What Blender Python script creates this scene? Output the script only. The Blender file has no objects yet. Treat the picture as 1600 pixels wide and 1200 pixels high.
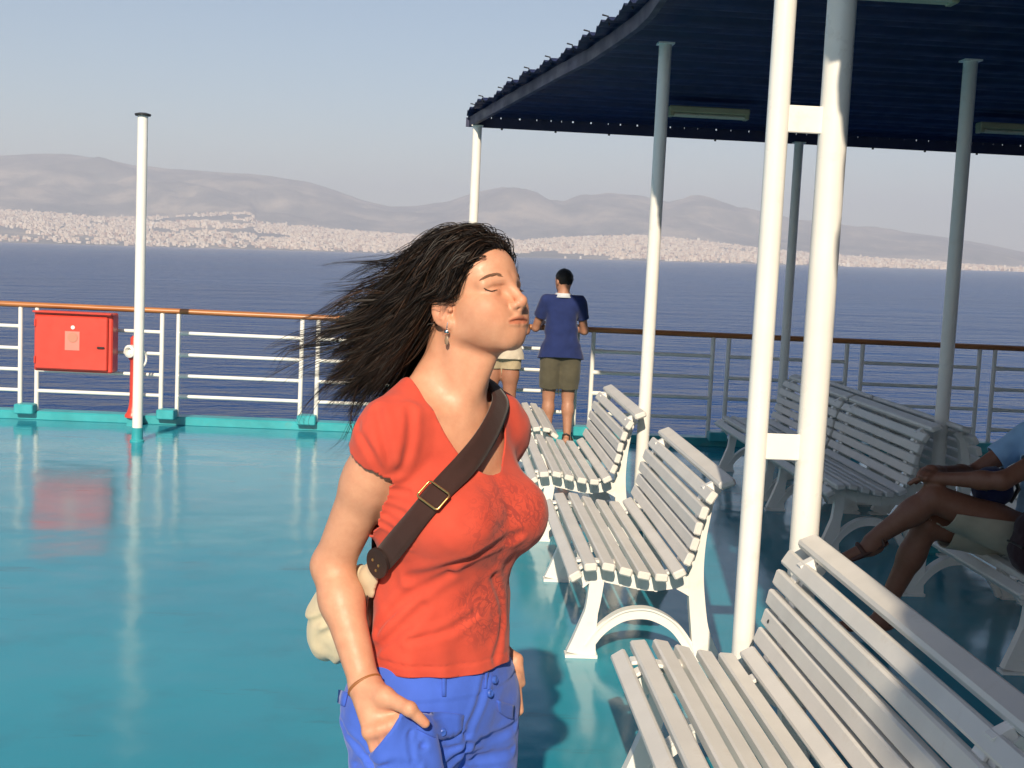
import bpy, bmesh, math, random
import numpy as np
from mathutils import Vector, Matrix, Euler
rad = math.radians
S = bpy.context.scene
COL = S.collection
# ------------------------------------------------------------------ camera
F_PX = 2000.0
YAW, PITCH, ROLL = rad(3.0), math.atan(200/2000), rad(2.7)
CAM = np.array([0.0, 0.0, 1.65])
fw = np.array([math.sin(YAW)*math.cos(PITCH), math.cos(YAW)*math.cos(PITCH), -math.sin(PITCH)])
_r0 = np.array([math.cos(YAW), -math.sin(YAW), 0.0]); _u0 = np.cross(_r0, fw)
RT = math.cos(ROLL)*_r0 + math.sin(ROLL)*_u0
UP = math.cos(ROLL)*_u0 - math.sin(ROLL)*_r0
cd = bpy.data.cameras.new('camera'); cam = bpy.data.objects.new('camera', cd); COL.objects.link(cam)
cd.sensor_width = 36; cd.lens = F_PX/1600*36; cd.clip_start = 0.05; cd.clip_end = 120000
cam.matrix_world = Matrix(((RT[0], UP[0], -fw[0], CAM[0]), (RT[1], UP[1], -fw[1], CAM[1]), (RT[2], UP[2], -fw[2], CAM[2]), (0, 0, 0, 1)))
S.camera = cam
# ------------------------------------------------------------------ sky, sun, exposure
SUN_EL, SUN_AZ = rad(30), rad(8)            # light travels towards +Y, a little to +X
w = bpy.data.worlds.new('World'); S.world = w; w.use_nodes = True
nt = w.node_tree; nt.nodes.clear()
sky = nt.nodes.new('ShaderNodeTexSky'); sky.sky_type = 'NISHITA'; sky.sun_disc = False
sky.sun_elevation = SUN_EL; sky.sun_rotation = math.pi + SUN_AZ
sky.air_density = 1.0; sky.dust_density = 0.32; sky.ozone_density = 1.2
bg = nt.nodes.new('ShaderNodeBackground'); bg.inputs[1].default_value = 0.072
wo = nt.nodes.new('ShaderNodeOutputWorld')
nt.links.new(sky.outputs[0], bg.inputs[0]); nt.links.new(bg.outputs[0], wo.inputs[0])
sd = bpy.data.lights.new('sun', 'SUN'); sun = bpy.data.objects.new('sun', sd); COL.objects.link(sun)
sd.energy = 5.0; sd.angle = rad(0.6); sd.color = (1.0, 0.85, 0.65)
ld = Vector((math.sin(SUN_AZ)*math.cos(SUN_EL), math.cos(SUN_AZ)*math.cos(SUN_EL), -math.sin(SUN_EL)))
sun.rotation_euler = ld.to_track_quat('-Z', 'Y').to_euler(); sun.location = (-2, -12, 12)
S.view_settings.view_transform = 'Standard'; S.view_settings.look = 'None'
S.view_settings.gamma = 1; S.view_settings.use_curve_mapping = False
S.view_settings.exposure = 0.47
S.render.engine = 'CYCLES'
S.cycles.use_denoising = True
S.cycles.max_bounces = 8; S.cycles.volume_bounces = 1
S.cycles.use_adaptive_sampling = True; S.cycles.adaptive_threshold = 0.01

# ------------------------------------------------------------------ pixel helpers (a pixel is only a direction)
def ray(x, y): return fw + RT*(x-800)/F_PX - UP*(y-600)/F_PX
def onz(x, y, z=0.0):
    d = ray(x, y); return CAM + d*((z-CAM[2])/d[2])
def ony(x, y, Y):
    d = ray(x, y); return CAM + d*(Y/d[1])

# ------------------------------------------------------------------ tagging
def tag(o, label=None, cat=None, group=None, kind=None):
    if label: o['label'] = label
    if cat: o['category'] = cat
    if group: o['group'] = group
    if kind: o['kind'] = kind
    return o
def empty(name, loc=(0, 0, 0), rz=0.0):
    o = bpy.data.objects.new(name, None); COL.objects.link(o)
    o.location = loc; o.rotation_euler = (0, 0, rz); o.empty_display_size = 0.1
    return o
def link_mesh(name, me, parent=None, loc=(0, 0, 0), rot=(0, 0, 0)):
    o = bpy.data.objects.new(name, me); COL.objects.link(o)
    o.parent = parent; o.location = loc; o.rotation_euler = rot
    return o
def copy_tree(o, parent=None):
    c = o.copy(); COL.objects.link(c); c.parent = parent
    for ch in list(o.children): copy_tree(ch, c)
    return c

# ------------------------------------------------------------------ mesh builder
class MB:
    def __init__(s): s.v = []; s.f = []
    def add(s, vs, fs):
        o = len(s.v); s.v += [tuple(map(float, p)) for p in vs]; s.f += [tuple(i+o for i in f) for f in fs]; return s
    def box(s, c, d, rot=None, bev=0.0):
        hx, hy, hz = d[0]/2, d[1]/2, d[2]/2
        if bev > 0:
            b = bev; vs = []; idx = {}
            for sx in (-1, 1):
                for sy in (-1, 1):
                    for sz in (-1, 1):
                        for ax in range(3):
                            q = [sx*(hx-b), sy*(hy-b), sz*(hz-b)]; q[ax] = (sx*hx, sy*hy, sz*hz)[ax]
                            idx[(sx, sy, sz, ax)] = len(vs); vs.append(q)
            fs = []
            g = lambda a, b_, c_, ax: idx[(a, b_, c_, ax)]
            for k in (-1, 1):
                fs.append([g(k, -1, -1, 0), g(k, 1, -1, 0), g(k, 1, 1, 0), g(k, -1, 1, 0)][::k])
                fs.append([g(-1, k, -1, 1), g(1, k, -1, 1), g(1, k, 1, 1), g(-1, k, 1, 1)][::-k])
                fs.append([g(-1, -1, k, 2), g(1, -1, k, 2), g(1, 1, k, 2), g(-1, 1, k, 2)][::k])
            for a in (-1, 1):
                for b_ in (-1, 1):
                    fs.append([g(-1, a, b_, 1), g(1, a, b_, 1), g(1, a, b_, 2), g(-1, a, b_, 2)][::(a*b_)])
                    fs.append([g(a, -1, b_, 0), g(a, 1, b_, 0), g(a, 1, b_, 2), g(a, -1, b_, 2)][::-(a*b_)])
                    fs.append([g(a, b_, -1, 0), g(a, b_, 1, 0), g(a, b_, 1, 1), g(a, b_, -1, 1)][::(a*b_)])
                    for c_ in (-1, 1):
                        fs.append([g(a, b_, c_, 0), g(a, b_, c_, 1), g(a, b_, c_, 2)][::(a*b_*c_)])
        else:
            vs = [(x, y, z) for x in (-hx, hx) for y in (-hy, hy) for z in (-hz, hz)]
            fs = [(0, 1, 3, 2), (4, 6, 7, 5), (0, 4, 5, 1), (2, 3, 7, 6), (0, 2, 6, 4), (1, 5, 7, 3)]
        M = Euler(rot).to_matrix() if rot is not None else Matrix.Identity(3)
        return s.add([M @ Vector(p) + Vector(c) for p in vs], fs)
    def tube(s, pts, r, n=12, cap=True, squash=None):
        """closed round tube through pts; r a number or one per point; squash=(axis vector, factor)"""
        pts = [Vector(p) for p in pts]; N = len(pts)
        rs = list(r) if hasattr(r, '__len__') else [r]*N
        tan = []
        for i in range(N):
            t = pts[min(i+1, N-1)] - pts[max(i-1, 0)]
            tan.append(t.normalized() if t.length > 1e-9 else Vector((0, 0, 1)))
        a = tan[0].orthogonal().normalized(); vs = []
        for i in range(N):
            a = (a - tan[i]*a.dot(tan[i])); a = a.normalized() if a.length > 1e-6 else tan[i].orthogonal().normalized()
            b = tan[i].cross(a)
            for k in range(n):
                t = 2*math.pi*k/n
                o = a*math.cos(t)*rs[i] + b*math.sin(t)*rs[i]
                if squash: o = o - squash[0]*o.dot(squash[0])*(1-squash[1])
                vs.append(pts[i] + o)
        fs = []
        for i in range(N-1):
            for k in range(n):
                k2 = (k+1) % n
                fs.append((i*n+k, i*n+k2, (i+1)*n+k2, (i+1)*n+k))
        if cap:
            fs.append(tuple(range(n))[::-1]); fs.append(tuple((N-1)*n+k for k in range(n)))
        return s.add(vs, fs)
    def cyl(s, p, q, r, n=16): return s.tube([p, q], r, n)
    def lathe(s, prof, c=(0, 0, 0), n=20, M=None):
        vs = []; fs = []
        for (r, z) in prof:
            for k in range(n):
                t = 2*math.pi*k/n; vs.append(Vector((r*math.cos(t), r*math.sin(t), z)))
        if M is not None: vs = [M @ v for v in vs]
        vs = [v + Vector(c) for v in vs]
        for i in range(len(prof)-1):
            for k in range(n):
                k2 = (k+1) % n; fs.append((i*n+k, i*n+k2, (i+1)*n+k2, (i+1)*n+k))
        fs.append(tuple(range(n))[::-1]); fs.append(tuple((len(prof)-1)*n+k for k in range(n)))
        return s.add(vs, fs)
    def ribbon(s, pts, wd, y0, y1):
        """flat bar bent in the XZ plane: centre line pts (x,z), widths, extruded from y0 to y1"""
        P = [Vector((p[0], 0, p[1])) for p in pts]; N = len(P); vs = []
        wd = list(wd) if hasattr(wd, '__len__') else [wd]*N
        for i in range(N):
            t = (P[min(i+1, N-1)] - P[max(i-1, 0)]).normalized(); nrm = Vector((-t.z, 0, t.x))
            a = P[i] + nrm*wd[i]/2; b = P[i] - nrm*wd[i]/2
            for q in (a, b):
                for y in (y0, y1): vs.append((q.x, y, q.z))
        fs = []
        for i in range(N-1):
            o = i*4; fs += [(o, o+1, o+5, o+4), (o+3, o+2, o+6, o+7), (o+2, o, o+4, o+6), (o+1, o+3, o+7, o+5)]
        fs += [(0, 2, 3, 1), tuple((N-1)*4+k for k in (0, 1, 3, 2))]
        return s.add(vs, fs)
    def mesh(s, name, mat, smooth=None):
        me = bpy.data.meshes.new(name); me.from_pydata(s.v, [], s.f)
        bm = bmesh.new(); bm.from_mesh(me); bmesh.ops.recalc_face_normals(bm, faces=bm.faces)
        bm.to_mesh(me); bm.free()
        if mat is not None: me.materials.append(mat)
        if smooth is not None: shade(me, smooth)
        me.update(); return me
    def build(s, name, mat, parent=None, loc=(0, 0, 0), rot=(0, 0, 0), smooth=None):
        return link_mesh(name, s.mesh(name, mat, smooth), parent, loc, rot)
def shade(me, deg=40):
    """smooth shading with edges sharper than deg kept hard"""
    n = len(me.polygons)
    me.polygons.foreach_set('use_smooth', np.ones(n, bool))
    if deg < 180:
        bm = bmesh.new(); bm.from_mesh(me); lim = rad(deg)
        for e in bm.edges: e.smooth = (len(e.link_faces) != 2) or e.calc_face_angle(0) < lim
        bm.to_mesh(me); bm.free()

# ------------------------------------------------------------------ materials
def new_mat(name):
    m = bpy.data.materials.new(name); m.use_nodes = True; t = m.node_tree
    return m, t, t.nodes['Principled BSDF'], t.nodes['Material Output']
def N(t, ty, **k):
    n = t.nodes.new(ty)
    for a, b in k.items(): setattr(n, a, b)
    return n
def ramp(t, fac, stops):
    r = N(t, 'ShaderNodeValToRGB'); e = r.color_ramp.elements
    while len(e) > 1: e.remove(e[0])
    for i, (p, c) in enumerate(stops):
        q = e[0] if i == 0 else e.new(p)
        q.position = p; q.color = (*c, 1) if len(c) == 3 else c
    t.links.new(fac, r.inputs[0]); return r.outputs[0]
def noise(t, scale, detail=4, rough=0.55, coord='Object', dist=0.0, sx=(1, 1, 1)):
    tc = N(t, 'ShaderNodeTexCoord'); mp = N(t, 'ShaderNodeMapping'); mp.inputs['Scale'].default_value = sx
    n = N(t, 'ShaderNodeTexNoise'); n.inputs['Scale'].default_value = scale; n.inputs['Detail'].default_value = detail
    n.inputs['Roughness'].default_value = rough; n.inputs['Distortion'].default_value = dist
    t.links.new(tc.outputs[coord], mp.inputs[0]); t.links.new(mp.outputs[0], n.inputs['Vector'])
    return n.outputs['Fac']
def bump(t, b, h, strength=0.3, dist=0.01, prev=None):
    n = N(t, 'ShaderNodeBump'); n.inputs['Strength'].default_value = strength; n.inputs['Distance'].default_value = dist
    t.links.new(h, n.inputs['Height'])
    if prev is not None: t.links.new(prev, n.inputs['Normal'])
    if b is not None: t.links.new(n.outputs[0], b.inputs['Normal'])
    return n.outputs[0]
def paint(name, col, rough=0.45, var=0.12, scale=6.0, stain=None, stain_amt=0.0, bumpk=0.08, coat=0.0, metal=0.0, spec=0.5):
    m, t, b, o = new_mat(name)
    lo = tuple(c*(1-var) for c in col); hi = tuple(min(1, c*(1+var)) for c in col)
    c = ramp(t, noise(t, scale, 5), [(0.3, lo), (0.7, hi)])
    if stain:
        f = ramp(t, noise(t, scale*1.7, 6, 0.65), [(0.60, (0, 0, 0)), (0.78, (stain_amt,)*3)])
        mx = N(t, 'ShaderNodeMixRGB'); t.links.new(f, mx.inputs[0]); t.links.new(c, mx.inputs[1]); mx.inputs[2].default_value = (*stain, 1); c = mx.outputs[0]
    t.links.new(c, b.inputs['Base Color'])
    r = ramp(t, noise(t, scale*2.3, 3), [(0.3, (rough*0.8,)*3), (0.7, (min(1, rough*1.2),)*3)])
    t.links.new(r, b.inputs['Roughness'])
    b.inputs['Coat Weight'].default_value = coat; b.inputs['Metallic'].default_value = metal
    b.inputs['Specular IOR Level'].default_value = spec
    if bumpk: bump(t, b, noise(t, scale*9, 3), bumpk, 0.004)
    return m
M = {}
M['white'] = paint('white_gloss_paint', (0.80, 0.78, 0.73), 0.32, 0.04, 5, (0.50, 0.36, 0.20), 0.25, 0.05)
M['slat'] = paint('white_slat_paint', (0.70, 0.67, 0.62), 0.42, 0.07, 4, (0.48, 0.38, 0.26), 0.45, 0.10)
M['red'] = paint('red_enamel', (0.62, 0.055, 0.035), 0.38, 0.10, 5, (0.30, 0.03, 0.02), 0.3, 0.05)
M['label'] = paint('pink_notice', (0.75, 0.24, 0.19), 0.5, 0.05)
M['ring'] = paint('notice_ring', (0.52, 0.22, 0.15), 0.5, 0.05)
M['wood'] = None
M['teal'] = paint('teal_trim_paint', (0.035, 0.33, 0.37), 0.35, 0.18, 4, (0.20, 0.16, 0.08), 0.35, 0.1)
M['navy'] = paint('navy_roof_paint', (0.013, 0.020, 0.075), 0.55, 0.2, 3)
M['fascia'] = paint('grey_blue_fascia', (0.014, 0.019, 0.045), 0.5, 0.2, 3)
M['dark'] = paint('dark_metal', (0.025, 0.024, 0.024), 0.4, 0.2)
M['brass'] = paint('brass', (0.70, 0.48, 0.18), 0.28, 0.1, metal=1.0)
M['lampbody'] = paint('lamp_cream', (0.40, 0.38, 0.24), 0.5, 0.1)
M['tube'] = paint('lamp_tube', (0.62, 0.60, 0.48), 0.3, 0.05)
def wood():
    m, t, b, o = new_mat('varnished_handrail')
    c = ramp(t, noise(t, 3.0, 6, 0.6, sx=(0.6, 9, 9)), [(0.3, (0.27, 0.090, 0.025)), (0.55, (0.42, 0.16, 0.05)), (0.75, (0.52, 0.22, 0.08))])
    t.links.new(c, b.inputs['Base Color']); b.inputs['Roughness'].default_value = 0.33; return m
M['wood'] = wood()
def deck_mat():
    m, t, b, o = new_mat('wet_teal_deck_paint')
    big = noise(t, 0.55, 4, 0.5); mid = noise(t, 3.0, 6, 0.6)
    c1 = ramp(t, big, [(0.30, (0.022, 0.260, 0.355)), (0.55, (0.028, 0.300, 0.400)), (0.75, (0.040, 0.330, 0.415))])
    f = ramp(t, mid, [(0.50, (0, 0, 0)), (0.72, (0.55, 0.55, 0.55))])
    mx = N(t, 'ShaderNodeMixRGB'); t.links.new(f, mx.inputs[0]); t.links.new(c1, mx.inputs[1]); mx.inputs[2].default_value = (0.030, 0.225, 0.300, 1)
    sc = noise(t, 2.2, 8, 0.7, sx=(0.5, 2.2, 1)); f2 = ramp(t, sc, [(0.60, (0, 0, 0)), (0.70, (0.45, 0.45, 0.45))])
    mx2 = N(t, 'ShaderNodeMixRGB'); t.links.new(f2, mx2.inputs[0]); t.links.new(mx.outputs[0], mx2.inputs[1]); mx2.inputs[2].default_value = (0.05, 0.11, 0.12, 1)
    t.links.new(mx2.outputs[0], b.inputs['Base Color'])
    r = ramp(t, noise(t, 1.3, 5, 0.6), [(0.3, (0.07, 0.07, 0.07)), (0.7, (0.17, 0.17, 0.17))]); t.links.new(r, b.inputs['Roughness'])
    b.inputs['IOR'].default_value = 1.45
    n1 = bump(t, None, noise(t, 2.4, 2, 0.4), 0.16, 0.05)
    bump(t, b, noise(t, 90, 3, 0.6), 0.10, 0.003, n1)
    return m
M['deck'] = deck_mat()
def sea_mat():
    m, t, b, o = new_mat('deep_blue_sea')
    c = ramp(t, noise(t, 0.006, 5, 0.6, sx=(0.4, 1, 1)), [(0.35, (0.002, 0.038, 0.160)), (0.7, (0.004, 0.052, 0.195))])
    t.links.new(c, b.inputs['Base Color'])
    b.inputs['Roughness'].default_value = 0.18; b.inputs['IOR'].default_value = 1.33; b.inputs['Specular IOR Level'].default_value = 0.11; b.inputs['Specular Tint'].default_value = (0.70, 0.85, 1.0, 1)
    n1 = bump(t, None, noise(t, 0.045, 3, 0.5, sx=(0.6, 1, 1)), 1.0, 4.5)
    n2 = bump(t, None, noise(t, 0.22, 4, 0.6, sx=(0.45, 1, 1)), 1.0, 2.4, n1)
    bump(t, b, noise(t, 1.1, 4, 0.6, sx=(0.6, 1, 1)), 1.0, 0.42, n2)
    return m
def hill_mat():
    m, t, b, o = new_mat('dry_limestone_hill')
    a = noise(t, 0.0019, 9, 0.66); c = ramp(t, a, [(0.38, (0.10, 0.105, 0.085)), (0.50, (0.20, 0.185, 0.15)), (0.62, (0.40, 0.34, 0.26))])
    t.links.new(c, b.inputs['Base Color']); b.inputs['Roughness'].default_value = 0.95
    return m
def city_mat():
    m, t, b, o = new_mat('pale_town_plaster')
    g = N(t, 'ShaderNodeNewGeometry')
    c = ramp(t, g.outputs['Random Per Island'], [(0.0, (0.72, 0.58, 0.44)), (0.35, (0.84, 0.74, 0.62)), (0.6, (0.62, 0.46, 0.34)), (0.8, (0.86, 0.80, 0.70)), (0.95, (0.42, 0.28, 0.19))])
    c2 = c; t.links.new(c2, b.inputs['Base Color']); b.inputs['Roughness'].default_value = 0.9
    return m

# ------------------------------------------------------------------ sea, far land, air   (the ship heels about one degree against the sea)
HEEL = rad(-1.05); SEA_Z = -14.0
def heeled(o): o.rotation_euler = (0, HEEL, 0); return o
_c, _s = math.cos(-HEEL), math.sin(-HEEL)
def sea_angles(x, y):
    """azimuth from +Y and elevation of a pixel in the frame of the sea"""
    d = ray(x, y); X = d[0]*_c + d[2]*_s; Z = -d[0]*_s + d[2]*_c
    return math.atan2(X, d[1]), Z/math.hypot(X, d[1])
mb = MB()
rr = [0, 30, 120, 400, 1500, 6000, 18000, 45000]; na = 48
vs = [(0, 0, SEA_Z)] + [(r*math.cos(2*math.pi*k/na), r*math.sin(2*math.pi*k/na), SEA_Z) for r in rr[1:] for k in range(na)]
fs = [(0, 1+k, 1+(k+1) % na) for k in range(na)]
for i in range(len(rr)-2):
    for k in range(na):
        k2 = (k+1) % na; a = 1+i*na; fs.append((a+k, a+na+k, a+na+k2, a+k2))
sea = heeled(mb.add(vs, fs).build('sea', sea_mat())); tag(sea, kind='structure')

RIDGE = [(-400, 300), (-200, 262), (0, 243), (60, 240), (110, 241), (150, 248), (210, 262), (300, 266), (400, 273), (480, 284), (520, 296), (560, 311), (610, 323), (650, 322), (700, 315), (740, 301), (785, 292), (820, 296), (855, 312), (880, 316), (905, 308), (950, 303), (1000, 308), (1045, 318), (1080, 309), (1115, 313), (1150, 326), (1200, 336), (1250, 344), (1310, 351), (1400, 361), (1450, 367), (1500, 374), (1550, 383), (1600, 394), (1750, 408), (2000, 420)]
TOWN = [(-400, 330), (0, 331), (60, 333), (110, 338), (150, 342), (260, 341), (330, 336), (392, 335), (402, 352), (480, 358), (560, 363), (640, 368), (740, 379), (850, 374), (930, 371), (1010, 370), (1100, 379), (1200, 392), (1300, 400), (1400, 407), (1500, 414), (1600, 421), (2000, 430)]
def prof(tab, dist):
    A = [sea_angles(*p) for p in tab]
    az = np.array([a for a, e in A]); h = np.array([e*dist for a, e in A]) + CAM[2]
    return lambda q: np.interp(q, az, h)
RD, TD0, TD1 = 15000.0, 9000.0, 11500.0
ridge_h, town_h = prof(RIDGE, RD), prof(TOWN, TD1)
def vnoise(x, y, seed=0):
    """smooth value noise, vectorised"""
    xi = np.floor(x).astype(np.int64); yi = np.floor(y).astype(np.int64); fx = x-xi; fy = y-yi
    fx = fx*fx*(3-2*fx); fy = fy*fy*(3-2*fy)
    def h(a, b):
        n = (a*374761393 + b*668265263 + seed*974634777) & 0x7fffffff
        n = ((n ^ (n >> 13))*1274126177) & 0x7fffffff
        return ((n ^ (n >> 16)) & 0xffff)/65535.0
    return (h(xi, yi)*(1-fx)+h(xi+1, yi)*fx)*(1-fy) + (h(xi, yi+1)*(1-fx)+h(xi+1, yi+1)*fx)*fy
def fbm(x, y, o=5, seed=0):
    v = np.zeros_like(x); a = 0.5
    for k in range(o): v += a*(vnoise(x*2**k, y*2**k, seed+k)-0.5); a *= 0.55
    return v
def land(az, r):
    rh, th = ridge_h(az), np.maximum(town_h(az)-SEA_Z, 4)
    shore = TD0 + 250*fbm(az*14, az*0, 3, 5)
    t = np.clip((r-shore)/(TD1-shore), 0, 1)
    low = SEA_Z - 3 + (th+3)*np.where(r < shore, 0, t**0.85)
    low = np.where(r < shore-40, SEA_Z-30, low)
    u = np.clip((r-TD1)/(RD-TD1), 0, 1); up = (u*u*(3-2*u))**0.8
    x, y = r*np.sin(az), r*np.cos(az)
    gl = fbm(x/900, y/900, 5, 11)
    hill = (town_h(az)) + (rh-town_h(az))*np.clip(up + 0.75*gl*np.sin(np.pi*u), 0, 1.0)
    back = np.clip((r-RD)/4000, 0, 1)
    z = np.where(r < TD1, low, hill)
    return np.where(r > RD, rh*(1-back**1.5)+SEA_Z*back**1.5-5*back, z)
azs = np.linspace(rad(-34), rad(40), 420)
rs_ = np.concatenate([[8600], np.linspace(8850, TD1, 20), np.linspace(TD1+130, RD, 34), np.linspace(RD+300, RD+4200, 8)])
A_, R_ = np.meshgrid(azs, rs_); Z_ = land(A_, R_)
vs = np.stack([R_*np.sin(A_), R_*np.cos(A_), Z_], -1).reshape(-1, 3)
na, nr = len(azs), len(rs_)
fs = [(j*na+i, j*na+i+1, (j+1)*na+i+1, (j+1)*na+i) for j in range(nr-1) for i in range(na-1)]
me = bpy.data.meshes.new('hills'); me.from_pydata(vs.tolist(), [], fs); me.materials.append(hill_mat()); shade(me, 180)
hills = heeled(link_mesh('hills', me)); tag(hills, kind='structure')
# the town: an uncountable sprawl of small pale blocks up to the foot of the hills
rng = np.random.default_rng(3)
n = 26000
az = rng.uniform(rad(-33), rad(38), n); t = rng.uniform(0, 1, n)**0.9
r = TD0 + 30 + (TD1-TD0+150)*t
keep = (fbm(r*np.sin(az)/700, r*np.cos(az)/700, 4, 21) > -0.10 - 0.10*(1-t))
az, r = az[keep], r[keep]; n = len(az)
zz = land(az, r); cx, cy = r*np.sin(az), r*np.cos(az)
wx, wy = rng.uniform(9, 26, n)/2, rng.uniform(9, 26, n)/2; hh = rng.uniform(7, 20, n)*(1+0.6*(rng.random(n) > 0.95)); an = rng.uniform(0, np.pi, n)
cor = np.array([(-1, -1), (1, -1), (1, 1), (-1, 1)])
P = np.zeros((n, 8, 3))
for k in range(4):
    dx, dy = cor[k, 0]*wx, cor[k, 1]*wy
    for q in (0, 4):
        P[:, k+q, 0] = cx + dx*np.cos(an) - dy*np.sin(an); P[:, k+q, 1] = cy + dx*np.sin(an) + dy*np.cos(an)
        P[:, k+q, 2] = zz - 6 if q == 0 else zz + hh
Fq = np.array([(0, 1, 5, 4), (1, 2, 6, 5), (2, 3, 7, 6), (3, 0, 4, 7), (4, 5, 6, 7)])
fa = (np.arange(n)[:, None, None]*8 + Fq[None]).reshape(-1, 4)
me = bpy.data.meshes.new('town'); me.from_pydata(P.reshape(-1, 3).tolist(), [], fa.tolist()); me.materials.append(city_mat())
town = heeled(link_mesh('town', me)); tag(town, 'pale sprawling coastal town along the far shore under the hills', 'town', kind='stuff')
hz, t_, b_, o_ = new_mat('thin_sea_haze'); t_.nodes.remove(b_)
pv = N(t_, 'ShaderNodeVolumePrincipled'); pv.inputs['Color'].default_value = (0.86, 0.90, 1.0, 1); pv.inputs['Density'].default_value = 1.15e-4
pv.inputs['Anisotropy'].default_value = 0.1
t_.links.new(pv.outputs[0], o_.inputs['Volume'])
haze = heeled(MB().box((0, 4000, 560+SEA_Z-40), (50000, 36000, 1200)).build('haze', hz)); tag(haze, 'thin pale haze over the sea dimming the far shore', 'haze', kind='stuff')

# ------------------------------------------------------------------ the ship's deck
DX0, DX1, DY0, DY1 = -13.0, 15.0, -14.0, 11.72
deck = MB().box(((DX0+DX1)/2, (DY0+DY1)/2, -8.0), (DX1-DX0, DY1-DY0, 16.0)).build('deck', M['deck']); tag(deck, kind='structure')
MB().box(((DX0+DX1)/2, 11.60, 0.034), (DX1-DX0, 0.19, 0.084), bev=0.012).build('coaming', M['teal'], deck)

# ------------------------------------------------------------------ deck railing
rail = empty('deck_railing', (0, 11.56, 0.07))
tag(rail, 'white tubular deck railing with varnished wooden handrail along the deck edge', 'railing')
PX0, PITCHX = -3.785, 1.2420
post_me = MB().cyl((0, 0, 0), (0, 0, 0.93), 0.020, 12).mesh('post', M['white'], 40)
bar_me = MB().cyl((0, 0, 0), (PITCHX-0.145, 0, 0), 0.0165, 10).mesh('bar', M['white'], 40)
sl_me = MB().cyl((0, 0, 0), (0.09, 0, 0), 0.021, 10).mesh('sleeve', M['white'], 40)
blk_me = MB().box((0, -0.040, 0), (0.165, 0.16, 0.085), bev=0.008).mesh('foot_block', M['teal'])
for k in range(-6, 15):
    x = PX0 + k*PITCHX
    for dx in (0, 0.145): link_mesh('post', post_me, rail, (x+dx, 0, 0))
    link_mesh('foot_block', blk_me, rail, (x+0.0725, -0.02, 0.030))
    if k < 14:
        for z in (0.255, 0.44, 0.63, 0.825):
            z -= 0.07
            b = link_mesh('bar', bar_me, rail, (x+0.145, 0, z))
            if (k*7) % 3 == 1: link_mesh('sleeve', sl_me, b, (0.0, 0, 0))
x0, x1 = PX0-7.4, PX0+17.6
hr = MB()
hr.tube([(x0+(x1-x0)*i/40, 0, 0) for i in range(41)], 0.036, 14, squash=(Vector((0, 0, 1)), 0.72))
hr.build('handrail', M['wood'], rail, (0, 0, 0.948), smooth=50)

# ------------------------------------------------------------------ red hose cabinet and hydrant
cab = empty('fire_hose_cabinet', (-3.245, 11.36, 0.463)); tag(cab, 'red metal fire hose cabinet hung on the railing beside the flagpole', 'cabinet')
MB().box((0, 0.03, 0.26), (0.672, 0.20, 0.52), bev=0.012).build('body', M['red'], cab)
dr = MB().box((-0.012, -0.085, 0.255), (0.625, 0.030, 0.47), bev=0.010).build('door', M['red'], cab)
MB().box((0, -0.100, 0.518), (0.672, 0.055, 0.016), bev=0.004).build('rain_lip', M['red'], cab)
MB().box((0.245, -0.108, 0.225), (0.062, 0.018, 0.016), bev=0.004).build('handle', M['dark'], dr)
for z in (0.10, 0.42): MB().cyl((-0.318, -0.103, z-0.03), (-0.318, -0.103, z+0.03), 0.009, 8).build('hinge', M['red'], dr)
MB().box((0.0, -0.102, 0.275), (0.125, 0.006, 0.165)).build('notice_plate', M['label'], dr)
MB().lathe([(0.044, 0), (0.044, 0.004)], (0.004, -0.105, 0.305), 20, Euler((rad(90), 0, 0)).to_matrix()).build('notice_symbol', M['ring'], dr)
MB().lathe([(0.017, 0), (0.017, 0.006)], (0.004, -0.100, 0.392), 16, Euler((rad(90), 0, 0)).to_matrix()).build('white_badge', M['white'], dr)
for x in (-0.26, 0.26): MB().box((x, 0.15, 0.26), (0.03, 0.06, 0.40)).build('bracket', M['dark'], cab)
hyd = empty('fire_hydrant', (-2.735, 11.36, 0.0)); tag(hyd, 'red deck fire hydrant standpipe half hidden behind the white flagpole', 'hydrant')
MB().lathe([(0.075, 0.0), (0.075, 0.02), (0.055, 0.05), (0.042, 0.10), (0.036, 0.16), (0.036, 0.50), (0.052, 0.52), (0.052, 0.56), (0.036, 0.58), (0.036, 0.70), (0.02, 0.72)], (0, 0, 0.078), 16).build('standpipe', M['red'], hyd, smooth=40)
MB().lathe([(0.040, 0.0), (0.056, 0.01), (0.056, 0.05), (0.036, 0.06), (0.033, 0.02)], (-0.008, -0.03, 0.665), 18, Euler((rad(90), 0, rad(-25))).to_matrix()).build('outlet', M['white'], hyd, smooth=40)
mb = MB(); mb.tube([(0.07*math.cos(a), -0.01, 0.07*math.sin(a)) for a in np.linspace(0, 2*math.pi, 17)], 0.010, 8, cap=False)
mb.build('hand_wheel', M['white'], hyd, (0.065, -0.04, 0.60), (0, 0, rad(70)), smooth=50)
MB().box((0, 0.05, 0.035), (0.10, 0.16, 0.09)).build('pedestal', M['teal'], hyd)

# ------------------------------------------------------------------ flagpole
fp = empty('flagpole', (-2.492, 10.49, 0.0)); tag(fp, 'slim white bare flagpole with flat cap standing on the open deck', 'pole')
MB().lathe([(0.058, 0), (0.058, 0.012), (0.046, 0.02), (0.046, 0.115)], n=18).build('base_socket', M['teal'], fp, smooth=40)
MB().lathe([(0.041, 0.10), (0.041, 2.62)], n=18).build('shaft', M['white'], fp, smooth=40)
MB().lathe([(0.060, 2.62), (0.064, 2.628), (0.064, 2.636), (0.03, 2.645)], n=18).build('cap', M['dark'], fp, smooth=40)

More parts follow.
